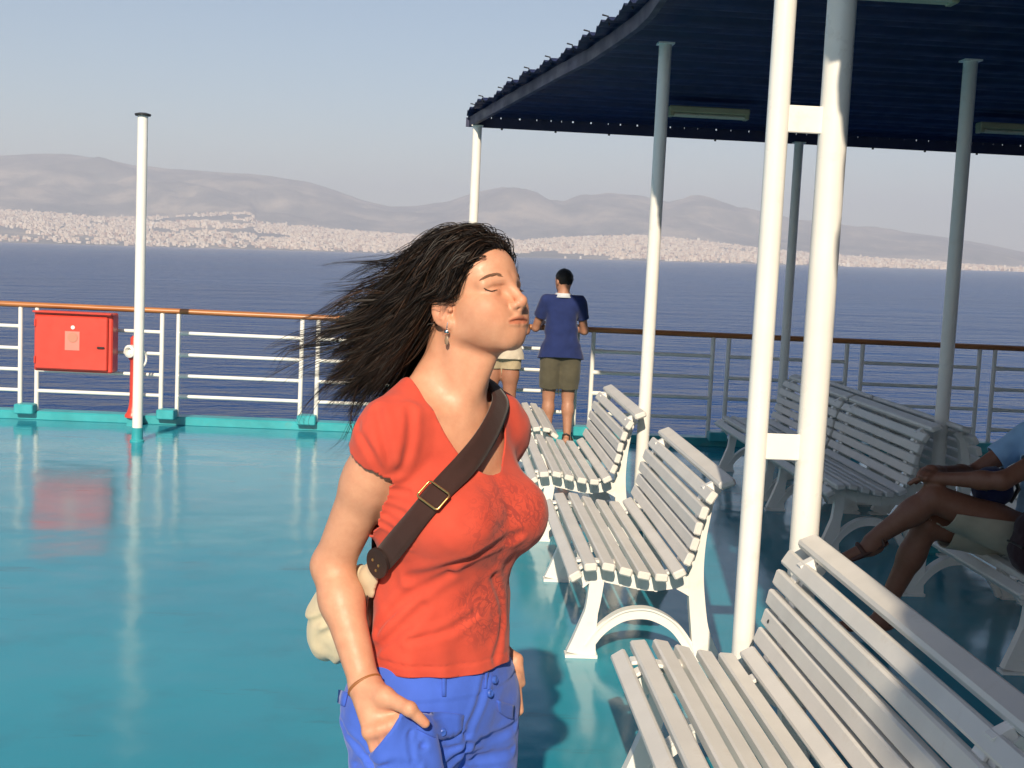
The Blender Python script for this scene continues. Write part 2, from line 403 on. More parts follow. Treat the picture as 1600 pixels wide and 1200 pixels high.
# ------------------------------------------------------------------ canopy over the right side of the deck
EDGE = [(-13.5, 0.45), (-8, 0.45), (-1.6, 0.53), (-1.0, 0.66), (0, 0.82), (1.2, 0.98), (2.75, 1.09), (4.6, 1.06), (5.5, 0.99), (6.4, 0.985), (6.75, 0.988), (7.05, 0.970), (7.44, 0.920), (8.13, 0.818), (8.73, 0.682), (9.41, 0.537), (10.24, 0.358), (11.3, 0.130)]
def edge_x(y): return float(np.interp(y, [e[0] for e in EDGE], [e[1] for e in EDGE]))
def roof_z(y): return float(np.interp(y, [-14, 3, 6.2, 8.4, 11.3], [3.08, 3.03, 2.985, 2.92, 2.805]))
can = empty('deck_canopy', (5.0, 4.0, 2.8)); tag(can, 'navy corrugated sheet canopy shading the right side of the deck', 'canopy')
def canopy(mb, name, mat, **k):
    o = mb.build(name, mat, can, (-5.0, -4.0, -2.8), **k); return o
XR = 14.6  # right end, out of view, carried farther out to block skylight from the side
ys = np.arange(11.32, -13.6, -0.445)
for i, y in enumerate(ys):
    m2 = MB(); n = 13; top = []
    off = random.Random(i).uniform(-0.035, 0.02)
    for j in range(n):
        t = j/(n-1); yy = y - 0.50*t
        z = roof_z(yy) + 0.030 + 0.030*math.sin(math.pi*min(1, t*1.1))**0.8 + 0.012*math.cos(2*math.pi*t*4) + 0.016*t
        x0 = edge_x(yy) - 0.05 + off - 0.03*math.sin(math.pi*t)
        top.append(((x0, yy, z), (XR, yy, z)))
    vs = [q for p in top for q in p] + [(q[0], q[1], q[2]-0.004) for p in top for q in p]
    o = 2*n; fs = []
    for j in range(n-1):
        a = 2*j; fs += [(a, a+1, a+3, a+2), (o+a, o+a+2, o+a+3, o+a+1), (a, a+2, o+a+2, o+a), (a+1, o+a+1, o+a+3, a+3)]
    fs += [(0, o, o+1, 1), (2*n-2, 2*n-1, o+2*n-1, o+2*n-2)]
    canopy(m2.add(vs, fs), 'roof_sheet', M['navy'], smooth=60)
    ym = y-0.25; xb = edge_x(ym)+off
    if y > 4.5:
        canopy(MB().tube([(xb-0.03, ym, roof_z(ym)+0.05), (xb-0.04, ym, roof_z(ym)+0.10), (xb-0.075, ym-0.01, roof_z(ym)+0.105)], 0.005, 6), 'hook_bolt', M['dark'])
# edge beams
def beam(mb, A, B, hgt, wid):
    A, B = Vector(A), Vector(B); d = (B-A); n_ = Vector((d.y, -d.x, 0)).normalized()*wid/2; h_ = Vector((0, 0, hgt))
    vs = [A-n_, A+n_, A+n_+h_, A-n_+h_, B-n_, B+n_, B+n_+h_, B-n_+h_]
    return mb.add(vs, [(0, 1, 2, 3), (4, 7, 6, 5), (0, 4, 5, 1), (1, 5, 6, 2), (2, 6, 7, 3), (3, 7, 4, 0)])
for (y0_, x0_), (y1_, x1_) in zip(EDGE[:-1], EDGE[1:]):
    m2 = MB(); beam(m2, (x0_, y0_, roof_z(y0_)-0.055), (x1_, y1_, roof_z(y1_)-0.055), 0.083, 0.035); canopy(m2, 'edge_beam', M['fascia'])
m2 = MB(); beam(m2, (0.085, 11.325, 2.750), (XR, 11.325, 2.750), 0.078, 0.03); canopy(m2, 'end_beam', M['navy'])
m2 = MB(); rg = random.Random(4); xx = 0.1
while xx < XR-0.2:
    L = rg.uniform(0.07, 0.16); m2.box((xx+L/2, 11.322, 2.842), (L, 0.022, 0.032)); xx += L+rg.uniform(0.004, 0.016)
canopy(m2, 'closure_strip', M['navy'])
for k in range(30): canopy(MB().cyl((0.4+k*0.47, 11.32, 2.736), (0.4+k*0.47, 11.32, 2.752), 0.010, 6), 'bolt', M['dark'])
# canopy posts
def post(name, x, y, r, ztop, label):
    p = empty(name, (x, y, 0)); tag(p, label, 'post', 'white posts of the canopy')
    MB().lathe([(r+0.028, 0), (r+0.028, 0.012), (r+0.006, 0.03), (r+0.006, 0.07)], n=20).build('base_collar', M['teal'], p, smooth=40)
    MB().lathe([(r, 0.06), (r, ztop)], n=24).build('shaft', M['white'], p, smooth=40)
    MB().box((0, 0, ztop+0.004), (2.5*r, 2.5*r, 0.010)).build('top_plate', M['white'], p)
    return p
post('canopy_post', 0.185, 11.22, 0.040, roof_z(11.22)-0.062, 'white canopy post at the far left corner of the canopy, behind the woman')
post('canopy_post', 1.175, 7.42, 0.037, roof_z(7.42)-0.058, 'white canopy post rising behind the two nearer sunlit benches')
post('canopy_post', 3.00, 11.22, 0.040, roof_z(11.22)-0.062, 'white canopy post by the railing, seen between the double posts')
post('canopy_post', 2.955, 7.42, 0.041, roof_z(7.42)-0.058, 'shaded white canopy post at the right behind the seated person')
dbl = empty('double_post', (1.142, 4.17, 0)); tag(dbl, 'sunlit pair of white pipe posts joined by two plates behind the nearest bench', 'post')
MB().lathe([(0.060, 0), (0.060, 0.012), (0.036, 0.03), (0.036, roof_z(4.17)-0.03)], (-0.102, 0, 0), 24).build('shaft', M['white'], dbl, smooth=40)
MB().lathe([(0.070, 0), (0.070, 0.012), (0.047, 0.03), (0.047, roof_z(4.17)-0.03)], (0.082, 0, 0), 24).build('shaft', M['white'], dbl, smooth=40)
for z in (2.133, 1.062): MB().box((-0.018, -0.012, z), (0.125, 0.012, 0.087), bev=0.003).build('plate', M['white'], dbl)
def lamp(x, y, L, label):
    z = roof_z(y)-0.08; p = empty('strip_light', (x, y, z)); tag(p, label, 'lamp', 'strip lights under the canopy')
    MB().box((0, 0, 0.045), (L, 0.11, 0.05), bev=0.008).build('housing', M['lampbody'], p)
    for dy in (-0.03, 0.03): MB().cyl((-L/2+0.03, dy, 0.004), (L/2-0.03, dy, 0.004), 0.013, 10).build('tube', M['tube'], p, smooth=50)
    for sx in (-1, 1): MB().box((sx*(L/2-0.02), 0, 0.008), (0.035, 0.105, 0.04), bev=0.006).build('end_cap', M['lampbody'], p)
lamp(1.93, 9.9, 0.62, 'unlit strip light under the canopy beside the middle post')
lamp(1.95, 5.95, 0.66, 'unlit strip light under the canopy at the top edge right of the double posts')
lamp(4.35, 9.9, 0.62, 'unlit strip light under the canopy at the right edge')
# ------------------------------------------------------------------ slatted benches
K = 1.05
SLATS = [(-.194, -.024, 33), (-.137, .014, 6), (-.068, .016, -9), (0, 0, -13), (.071, -.0125, -9), (.140, -.018, -2), (.208, -.001, 28), (.242, .057, 68), (.261, .117, 75), (.271, .179, 79), (.289, .241, 74), (.315, .302, 58)]
SZ = 0.40; BL = 1.54
slat_me = MB().box((0, 0, 0), (0.053, BL, 0.033), bev=0.006).mesh('slat', M['slat'])
top_me = MB().box((0, 0, 0), (0.070, BL, 0.034), bev=0.009).mesh('top_rail', M['slat'])
def spline(pts, n=24):
    """Catmull-Rom through 2-D points"""
    P = [np.array(p, float) for p in pts]; P = [2*P[0]-P[1]] + P + [2*P[-1]-P[-2]]; out = []
    for i in range(1, len(P)-2):
        for k in range(n):
            t = k/n; a, b, c, d = P[i-1:i+3]
            out.append(0.5*((2*b)+(-a+c)*t+(2*a-5*b+4*c-d)*t*t+(-a+3*b-3*c+d)*t**3))
    out.append(P[-2]); return out
def frame_mesh():
    m = MB()
    fl = spline([(-.150, 0.012), (-.135, .10), (-.112, .22), (-.10, .33)], 5)
    m.ribbon(fl, np.interp(np.linspace(0, 1, len(fl)), [0, .25, .6, 1], [.125, .095, .055, .06]), -.0215, .0215)
    m.box((-.150, 0, .007), (.135, .060, .014))
    ar = spline([(-.135, .03), (-.075, .115), (.0, .172), (.075, .192), (.15, .185), (.235, .14), (.30, .06), (.325, .015)], 6)
    m.ribbon(ar, .044, -.0165, .0165)
    m.ribbon([(p[0], p[1]+.022) for p in ar], .008, -.026, .026)
    sr = spline([(-.175, .335), (-.12, .372), (-.03, .362), (.06, .345), (.14, .338), (.22, .350), (.30, .36)], 5)
    m.ribbon([(p[0], p[1]-.016) for p in sr], .058, -.019, .019)
    br = spline([(.24, .318), (.30, .285), (.335, .25)], 5); m.ribbon(br, .030, -.0175, .0175)
    rl = spline([(.380, .012), (.345, .12), (.322, .26), (.312, .38), (.316, .50), (.330, .60), (.350, .69), (.385, .735)], 6)
    m.ribbon(rl, np.interp(np.linspace(0, 1, len(rl)), [0, .18, .4, .8, 1], [.105, .070, .062, .045, .030]), -.024, .024)
    m.box((.380, 0, .006), (.115, .062, .012))
    for (x, z, a) in SLATS[1:6]:
        x *= K; m.box((x, 0, SZ+z*K-.052), (.012, .050, .075))
    for (x, z, a) in SLATS[7:]:
        m.box((x*K+.030, 0, SZ+z*K+.0), (.045, .034, .014), (0, -rad(a-90), 0))
    m.box((.345, 0, SZ+.335), (.05, .034, .03), (0, rad(-30), 0))
    return m.mesh('leg_frame', M['white'], 35)
frame_me = frame_mesh()
lug_me = MB().box((0, 0, 0), (.020, .050, .012), bev=.003).mesh('lug', M['white'])
bolt_me = MB().lathe([(.007, 0), (.007, .003), (.003, .005)], n=8).mesh('bolt', M['dark'])
def make_bench(name, label, group, x, y, rz=0.0):
    b = empty(name, (x, y, 0), rz); tag(b, label, 'bench', group)
    for i, (sx, sz, a) in enumerate(SLATS):
        s = link_mesh('slat', slat_me, b, (sx*K, 0, SZ+sz*K), (0, -rad(a), 0))
        for yy in (-BL/2+.15, BL/2-.15):
            if i not in (4, 5): link_mesh('lug', lug_me, s, (-.034 if i > 0 else .034, yy+(0.03 if i % 2 else -.02), -.008))
    link_mesh('top_rail', top_me, b, (.372*K, 0, SZ+.358*K), (0, -rad(22), 0))
    for yy in (-BL/2+.15, BL/2-.15): link_mesh('leg_frame', frame_me, b, (0, yy, 0))
    return b
GS = 'white slatted benches in the sunlit row'; GR = 'white slatted benches in the shade of the canopy'
BX = 0.762
bench1 = make_bench('slatted_bench', 'nearest white slatted bench at the bottom right corner', GS, BX+.042, 3.15); bench1.scale = (1, 1.14, 1)
lk = link_mesh('bolt', bolt_me, [c for c in bench1.children if c.name.startswith('slat')][8], (0.0, BL/2-.07, .0152))
make_bench('slatted_bench', 'white slatted bench in the sun just behind the nearest bench', GS, BX, 5.81)
make_bench('slatted_bench', 'third white slatted bench from the camera, beside the woman with the strap', GS, BX-.03, 7.98)
make_bench('slatted_bench', 'farthest sunlit white bench, mostly hidden behind the woman, by the two people', GS, 0.60, 9.88, math.pi)
RX = 2.44
make_bench('slatted_bench', 'shaded bench on which the seated person in light blue sits', GR, RX+.16, 5.76)
make_bench('slatted_bench', 'shaded white bench just beyond the seated person', GR, RX, 7.93)
make_bench('slatted_bench', 'farthest shaded white bench, near the railing, seen through the double posts', GR, RX, 9.52)
for yy, lb in ((7.93, 'shaded bench turned away, back to back with the bench beyond the seated person'), (9.52, 'shaded bench turned away, back to back with the farthest shaded bench')):
    make_bench('slatted_bench', lb, GR, RX+0.95, yy, math.pi)
# ------------------------------------------------------------------ implicit-surface modelling for bodies and clothes
f32 = np.float32
def A3(*p): return np.array(p, f32)
def smin(a, b, k):
    h = np.clip(0.5+0.5*(b-a)/k, 0, 1); return b+(a-b)*h-k*h*(1-h)
def smax(a, b, k): return -smin(-a, -b, k)
def ell(c, r, R=None):
    c, r = A3(*c), A3(*r)
    def f(P):
        q = P-c
        if R is not None: q = q @ R.astype(f32)
        k0 = np.linalg.norm(q/r, axis=1); k1 = np.linalg.norm(q/(r*r), axis=1)
        return np.where(k1 > 1e-6, k0*(k0-1)/np.maximum(k1, 1e-6), -r.min())
    return f, c, float(r.max())
def cap(a, b, ra, rb=None, sq=None):
    """tapered capsule; sq = (unit vector, factor) widens the section along that vector"""
    rb = ra if rb is None else rb; a, b = A3(*a), A3(*b); ba = b-a; bb = float(ba@ba)
    def f(P):
        pa = P-a; h = np.clip(pa@ba/max(bb, 1e-9), 0, 1); d = pa-h[:, None]*ba
        if sq is not None:
            u = A3(*sq[0]); d = d-(d@u)[:, None]*u*(1-1/sq[1])
        return np.linalg.norm(d, axis=1)-(ra+(rb-ra)*h)
    m = sq[1] if sq is not None else 1
    return f, (a+b)/2, float(math.sqrt(bb)/2+max(ra, rb)*max(1, m))
def sph(c, r): return cap(c, c, r)
class SDF:
    def __init__(s, fold=False): s.ops = []; s.fold = fold; s.post = []
    def add(s, prim, k=0.02, op=1): s.ops.append((op, prim, k)); return s
    def sub(s, prim, k=0.005): return s.add(prim, k, -1)
    def __call__(s, P):
        P = np.asarray(P, f32)
        if s.fold: P = np.stack([P[:, 0], np.abs(P[:, 1]), P[:, 2]], 1)
        d = np.full(len(P), 1.0, f32)
        for op, prim, k in s.ops:
            if isinstance(prim, tuple):
                f, c, R = prim; lim = R+2*k+0.06
                m = ((P-c)**2).sum(1) < lim*lim
                if op > 0:
                    far = np.sqrt(((P[~m]-c)**2).sum(1))-R
                    d[~m] = np.minimum(d[~m], far)
            else: f = prim; m = np.ones(len(P), bool)
            if not m.any(): continue
            v = f(P[m]).astype(f32)
            d[m] = smin(d[m], v, k) if op > 0 else smax(d[m], -v, k)
        for g in s.post: d = g(P, d)
        return d
def hash3(a, b, c, seed):
    n = (a*374761393+b*668265263+c*2147483647+seed*974634777) & 0x7fffffff
    n = ((n ^ (n >> 13))*1274126177) & 0x7fffffff
    return (((n ^ (n >> 16)) & 0xffff)/32767.5-1).astype(f32)
def noise3(P, s, seed=0):
    Q = P*f32(s) if np.isscalar(s) else P*A3(*s)
    I = np.floor(Q).astype(np.int64); Fr = Q-I; Fr = Fr*Fr*(3-2*Fr); out = np.zeros(len(P), f32)
    for dx in (0, 1):
        for dy in (0, 1):
            for dz in (0, 1):
                wgt = (Fr[:, 0] if dx else 1-Fr[:, 0])*(Fr[:, 1] if dy else 1-Fr[:, 1])*(Fr[:, 2] if dz else 1-Fr[:, 2])
                out += wgt*hash3(I[:, 0]+dx, I[:, 1]+dy, I[:, 2]+dz, seed)
    return out
def axis(*segs):
    """grid coordinates: segs (start, end, step), ..."""
    out = []
    for a, b, h in segs: n = max(1, int(round((b-a)/h))); out += list(a+(b-a)*np.arange(n)/n)
    out.append(segs[-1][1]); return np.array(out, f32)
def grad(f, P, e=0.0012):
    K4 = A3(1, -1, -1), A3(-1, -1, 1), A3(-1, 1, -1), A3(1, 1, 1); g = 0        # tetrahedral differences
    for k in K4: g = g+k[None]*f(P+k*f32(e))[:, None]
    return g/(4*e)
def nets(f, X, Y, Z, snap=1):
    """surface nets of f=0 on a rectilinear grid, evaluated only near the surface"""
    nx, ny, nz = len(X), len(Y), len(Z); st = 4
    ix, iy, iz = [np.unique(np.append(np.arange(0, n, st), n-1)) for n in (nx, ny, nz)]
    G = np.stack(np.meshgrid(X[ix], Y[iy], Z[iz], indexing='ij'), -1).reshape(-1, 3)
    dc = f(G).reshape(len(ix), len(iy), len(iz))
    ex = lambda a: np.append(np.diff(a), a[-1]-a[-2])
    diag = np.sqrt(ex(X[ix])[:, None, None]**2+ex(Y[iy])[None, :, None]**2+ex(Z[iz])[None, None]**2)
    near = np.abs(dc) < diag*1.12+.002
    up = lambda a: a[np.minimum(np.arange(nx)//st, len(ix)-1)][:, np.minimum(np.arange(ny)//st, len(iy)-1)][:, :, np.minimum(np.arange(nz)//st, len(iz)-1)]
    nb = near
    D = up(dc).astype(f32); B = up(nb)
    I = np.argwhere(B); 
    P = np.stack([X[I[:, 0]], Y[I[:, 1]], Z[I[:, 2]]], 1)
    vals = np.concatenate([f(P[k:k+400000]) for k in range(0, len(P), 400000)])
    D[I[:, 0], I[:, 1], I[:, 2]] = vals
    ins = D < 0
    c = np.zeros((nx-1, ny-1, nz-1), np.uint8)
    for a in (0, 1):
        for b in (0, 1):
            for e in (0, 1): c += ins[a:nx-1+a, b:ny-1+b, e:nz-1+e]
    act = (c > 0) & (c < 8); C = np.argwhere(act); vid = np.full(act.shape, -1, np.int32); vid[act] = np.arange(len(C))
    acc = np.zeros((len(C), 3), np.float64); cnt = np.zeros(len(C))
    cs = [(a, b, e) for a in (0, 1) for b in (0, 1) for e in (0, 1)]
    dv = {q: D[C[:, 0]+q[0], C[:, 1]+q[1], C[:, 2]+q[2]].astype(np.float64) for q in cs}
    cp = {q: np.stack([X[C[:, 0]+q[0]], Y[C[:, 1]+q[1]], Z[C[:, 2]+q[2]]], 1) for q in cs}
    for q in cs:
        for ax in range(3):
            if q[ax] == 0:
                r = list(q); r[ax] = 1; r = tuple(r); m = (dv[q] < 0) != (dv[r] < 0)
                t = dv[q][m]/(dv[q][m]-dv[r][m]); acc[m] += cp[q][m]+(cp[r][m]-cp[q][m])*t[:, None]; cnt[m] += 1
    V = (acc/np.maximum(cnt, 1)[:, None]).astype(f32); quads = []
    for ax in range(3):
        s0 = [slice(1, -1)]*3; s0[ax] = slice(0, -1); s1 = list(s0); s1[ax] = slice(1, None)
        a, b = ins[tuple(s0)], ins[tuple(s1)]; E = np.argwhere(a != b); sg = a[tuple(E.T)]
        o = E.copy(); u, v = [(1, 2), (2, 0), (0, 1)][ax]
        for k in range(3):
            if k != ax: o[:, k] += 1
        def g(du, dv_):
            t = o.copy(); t[:, u] += du; t[:, v] += dv_; return vid[t[:, 0], t[:, 1], t[:, 2]]
        q = np.stack([g(-1, -1), g(0, -1), g(0, 0), g(-1, 0)], 1); q[~sg] = q[~sg][:, ::-1]; quads.append(q)
    Q = np.concatenate(quads); Q = Q[(Q >= 0).all(1)]
    for _ in range(snap):
        d = f(V); g = grad(f, V); n2 = np.maximum((g*g).sum(1), 0.25); V = V-(np.clip(d, -.004, .004)/n2)[:, None]*g
    return V.astype(np.float64), Q
def cut(V, T, g):
    """keep the part of a triangle mesh where g<=0, splitting the triangles on the line"""
    V = list(map(tuple, V)); inside = g <= 0; cnt = inside[T].sum(1); out = [tuple(t) for t in T[cnt == 3]]; memo = {}
    def mid(a, b):
        k = (min(a, b), max(a, b))
        if k not in memo:
            t = g[a]/(g[a]-g[b]); memo[k] = len(V); V.append(tuple(V[a][i]+(V[b][i]-V[a][i])*t for i in range(3)))
        return memo[k]
    for t in T[(cnt == 1) | (cnt == 2)]:
        t = list(map(int, t)); n = sum(inside[i] for i in t)
        while inside[t[0]] != (n == 1) or (n == 1 and not inside[t[0]]): t = t[1:]+t[:1]
        a, b, c = t
        if n == 1: out.append((a, mid(a, b), mid(a, c)))
        else: out += [(mid(a, b), b, c), (mid(a, b), c, mid(a, c))]
    return np.array(V), np.array(out)
def tri(Q): return np.concatenate([Q[:, [0, 1, 2]], Q[:, [0, 2, 3]]])
def compact(V, T):
    u, inv = np.unique(T, return_inverse=True); return V[u], inv.reshape(T.shape)
def np_mesh(name, V, T, mat, col=None):
    me = bpy.data.meshes.new(name); me.from_pydata(np.asarray(V).tolist(), [], np.asarray(T).tolist()); me.materials.append(mat)
    me.polygons.foreach_set('use_smooth', np.ones(len(me.polygons), bool))
    if col is not None:
        a = me.color_attributes.new('pigment', 'FLOAT_COLOR', 'POINT'); a.data.foreach_set('color', np.concatenate([col, np.ones((len(col), 1))], 1).astype(f32).ravel())
    me.update(); return me
def cloth(name, f, X, Y, Z, cuts, mat, parent, thick=0.003, col=None):
    V, Q = nets(f, X, Y, Z); T = tri(Q)
    for g in cuts: V, T = cut(V, T, g(V)); V, T = compact(V, T)
    o = link_mesh(name, np_mesh(name, V, T, mat, col(V) if col else None), parent)
    md = o.modifiers.new('thickness', 'SOLIDIFY'); md.thickness = thick; md.offset = -1
    return o
def Rz(a): c, s = math.cos(a), math.sin(a); return np.array([[c, -s, 0], [s, c, 0], [0, 0, 1]])
def Ry(a): c, s = math.cos(a), math.sin(a); return np.array([[c, 0, s], [0, 1, 0], [-s, 0, c]])
def Rx(a): c, s = math.cos(a), math.sin(a); return np.array([[1, 0, 0], [0, c, -s], [0, s, c]])
def sstep(a, b, x): t = np.clip((x-a)/(b-a), 0, 1); return t*t*(3-2*t)
def catmull(P, n=8):
    P = [np.array(p, float) for p in P]; P = [2*P[0]-P[1]]+P+[2*P[-1]-P[-2]]; out = []
    for i in range(1, len(P)-2):
        a, b, c, d = P[i-1:i+3]
        for k in range(n):
            t = k/n; out.append(0.5*((2*b)+(-a+c)*t+(2*a-5*b+4*c-d)*t*t+(-a+3*b-3*c+d)*t**3))
    out.append(P[-2]); return np.array(out)
# ------------------------------------------------------------------ skin, hair and cloth materials
def skin_mat(name, col, rough=0.42, sss=0.12, pigment=False):
    m, t, b, o = new_mat(name)
    lo = (col[0]*.95, col[1]*.88, col[2]*.86); hi = tuple(min(1, c*1.05) for c in col)
    c = ramp(t, noise(t, 38, 8, .68), [(0.35, lo), (0.65, hi)])
    if pigment:
        a = N(t, 'ShaderNodeAttribute', attribute_name='pigment'); mx = N(t, 'ShaderNodeMixRGB', blend_type='MULTIPLY'); mx.inputs[0].default_value = 1
        t.links.new(c, mx.inputs[1]); t.links.new(a.outputs['Color'], mx.inputs[2]); c = mx.outputs[0]
    t.links.new(c, b.inputs['Base Color']); b.inputs['Roughness'].default_value = rough
    b.inputs['Subsurface Weight'].default_value = sss; b.inputs['Subsurface Radius'].default_value = (1.0, 0.35, 0.2); b.inputs['Subsurface Scale'].default_value = 0.008
    n1 = bump(t, None, noise(t, 60, 5), 0.10, 0.002); bump(t, b, noise(t, 620, 3), 0.16, 0.0007, n1)
    r_ = ramp(t, noise(t, 90, 4), [(0.3, (rough*.8,)*3), (0.7, (rough*1.15,)*3)]); t.links.new(r_, b.inputs['Roughness']); return m
def hair_mat(name, lo, hi, rough=0.38):
    m, t, b, o = new_mat(name); g = N(t, 'ShaderNodeNewGeometry')
    c = ramp(t, g.outputs['Random Per Island'], [(0.0, lo), (0.7, lo), (1.0, hi)]); t.links.new(c, b.inputs['Base Color'])
    b.inputs['Roughness'].default_value = rough; b.inputs['Specular IOR Level'].default_value = 0.28; return m
def fabric(name, col, var=0.10, scale=9, weave=700, rough=0.9, sheen=0.15):
    m, t, b, o = new_mat(name)
    c = ramp(t, noise(t, scale, 5), [(0.3, tuple(x*(1-var) for x in col)), (0.7, tuple(min(1, x*(1+var)) for x in col))])
    t.links.new(c, b.inputs['Base Color']); b.inputs['Roughness'].default_value = rough; b.inputs['Sheen Weight'].default_value = sheen
    b.inputs['Specular IOR Level'].default_value = 0.2
    n1 = bump(t, None, noise(t, weave, 2), 0.25, 0.0008); bump(t, b, noise(t, 28, 4), 0.25, 0.004, n1); return m
# ------------------------------------------------------------------ the woman
PSI = rad(46); WO = np.array([0.010, 2.32, 0.0]); WRZ = PSI-math.pi/2
WR = Rz(WRZ)
def to_local(p): return (np.asarray(p, float)-WO) @ WR           # world -> her frame: x forward, y left, z up
def wl(x, y, Y): return to_local(ony(x, y, Y))                    # pixel at a chosen depth -> her frame
def shoots(f, pts, t0=1.6):
    """where the lines of sight through some pixels meet the surface f, in her frame (vectorised sphere tracing)"""
    D = np.array([ray(*p[:2]) for p in pts]); D /= np.linalg.norm(D, axis=1)[:, None]; t = np.full(len(D), t0); act = np.ones(len(D), bool)
    for _ in range(70):
        if not act.any(): break
        v = f(to_local(CAM+D[act]*t[act][:, None]).astype(f32)).astype(float); t[act] += v*.75
        i = np.where(act)[0]; act[i[(np.abs(v) < 3e-4) | (t[i] > 3.0)]] = False
    return to_local(CAM+D*t[:, None])
def shoot(f, x, y): return shoots(f, [(x, y)])[0]
HS = 0.970; HT = np.array([0.030, 0.015, 1.556]); HR = Rz(rad(5)) @ Ry(rad(-18))
def hd(x, y, z): return HR @ (np.array([x, y, z])*HS)+HT
def to_head(P): return ((np.asarray(P, float)-HT) @ HR)/HS
head = SDF(fold=True)
head.add(ell((-.014, 0, .046), (.098, .073, .080)), .02)
head.add(ell((.043, 0, .046), (.058, .058, .056)), .03)
head.add(ell((.036, 0, -.024), (.058, .054, .070)), .025)
head.add(ell((.056, .030, -.038), (.038, .031, .042)), .022)
head.add(cap((.004, .046, -.048), (.068, .013, -.080), .020, .0160), .024)
head.add(ell((.0735, 0, -.0780), (.0170, .0190, .0160)), .018)
head.add(ell((.060, .042, -.018), (.026, .021, .018)), .022)
head.add(ell((.036, .050, -.026), (.036, .0185, .034)), .022)
head.add(cap((.090, .010, .025), (.073, .049, .023), .0105, .009), .015)
head.sub(ell((.1000, .032, .006), (.0135, .018, .0105)), .012)
head.add(ell((.0745, .0325, .0040), (.0150, .0165, .0130)), .005)
head.sub(cap((.0935, .019, .0140), (.0840, .047, .0125), .0013), .004)
head.add(cap((.0940, 0, .018), (.1125, 0, -.016), .0074, .0082), .014)
head.add(sph((.1145, 0, -.0195), .0084), .007)
head.add(ell((.1030, .0115, -.0252), (.0092, .0064, .0066)), .005)
head.sub(cap((.1000, .0215, -.0210), (.0930, .0205, -.0320), .0018), .006)
head.add(cap((.1100, 0, -.0250), (.0965, 0, -.0390), .0062, .0075), .009)
head.sub(ell((.1080, .0070, -.0320), (.0036, .0022, .0018)), .002)
head.add(ell((.075, 0, -.046), (.0165, .034, .024)), .022)
head.add(ell((.0755, 0, -.066), (.0165, .026, .015)), .016)
def face_x(y, z):
    q = np.stack([np.linspace(.05, .13, 321), np.full(321, y), np.full(321, z)], 1).astype(f32); v = head(q); return float(q[np.argmax(v > 0), 0])
LY = (0, .008, .016, .023, .0285)
UL = [(face_x(y, -.0480)+dx, y, z) for y, z, dx in zip(LY, (-.0464, -.0461, -.0480, -.0507, -.0533), (-.0016, -.0012, -.0013, -.0014, -.0014))]
LL = [(face_x(y, -.0580)+dx, y, z) for y, z, dx in zip(LY, (-.0578, -.0579, -.0575, -.0562, -.0545), (-.0026, -.0024, -.0022, -.0018, -.0014))]
ML = [(face_x(y, z)+.0013, y, z) for y, z in zip(LY, (-.0518, -.0519, -.0526, -.0533, -.0538))]
UR, LR = (.0034, .0036, .0032, .0025, .0014), (.0047, .0046, .0040, .0029, .0014)
for i in range(4):
    head.add(cap(UL[i], UL[i+1], UR[i], UR[i+1]), .004); head.add(cap(LL[i], LL[i+1], LR[i], LR[i+1]), .004)
for i in range(4): head.sub(cap(ML[i], ML[i+1], .0012), .003)
# ear
EA = Rz(rad(-24)) @ Rx(rad(-8)) @ Ry(rad(14))
head.add(ell((-.013, .0740, -.002), (.0190, .0062, .0310), EA), .004)
head.add(ell((-.007, .0710, -.0300), (.0110, .0055, .0110)), .007)
head.sub(ell((-.0095, .0820, -.0025), (.0112, .0062, .0190), EA), .003)
head.add(cap((-.004, .0750, .012), (-.015, .0780, -.018), .0022), .004)
head.add(sph((.0045, .0718, -.0070), .0048), .005)
def neckf():
    s = SDF()
    s.add(cap(hd(-.030, 0, -.025), (-.012, 0, 1.375), .0535, .0560), .02)
    s.add(cap(hd(.010, 0, -.058), (.022, 0, 1.385), .034, .036), .03)
    for k in (-1, 1): s.add(cap(hd(-.012, k*.052, -.030), (.048, k*.014, 1.362), .0130, .0095), .022)
    s.add(cap(hd(.032, 0, -.080), (.052, 0, 1.40), .012, .010), .025)
    return s
neck = neckf()
torso = SDF(fold=True)
torso.add(ell((-.005, 0, 1.235), (.098, .148, .165)), .02)
torso.add(cap((-.012, 0, 1.335), (-.010, .112, 1.330), .058, .048), .04)
torso.add(cap((-.026, .025, 1.420), (-.018, .132, 1.345), .030, .031), .035)
torso.add(cap((-.010, .135, 1.325), (-.004, .152, 1.312), .048, .047), .03)
torso.add(ell((0, 0, 1.04), (.096, .118, .17)), .06)
torso.add(ell((-.004, 0, .825), (.108, .156, .130)), .06)
torso.add(ell((-.055, .075, .815), (.074, .078, .085)), .04)
torso.add(ell((.080, .074, 1.180), (.078, .070, .068)), .032)
torso.add(cap((.047, .022, 1.358), (.028, .135, 1.368), .0085, .008), .014)
legs = SDF(fold=True)
legs.add(cap((.0, .088, .80), (.018, .095, .47), .090, .058), .03)
legs.add(cap((.018, .095, .47), (-.012, .098, .30), .055, .053), .03)
legs.add(cap((-.012, .098, .30), (-.022, .100, .085), .053, .034), .02)
legs.add(cap((-.045, .100, .040), (.120, .115, .028), .036, .026), .03)
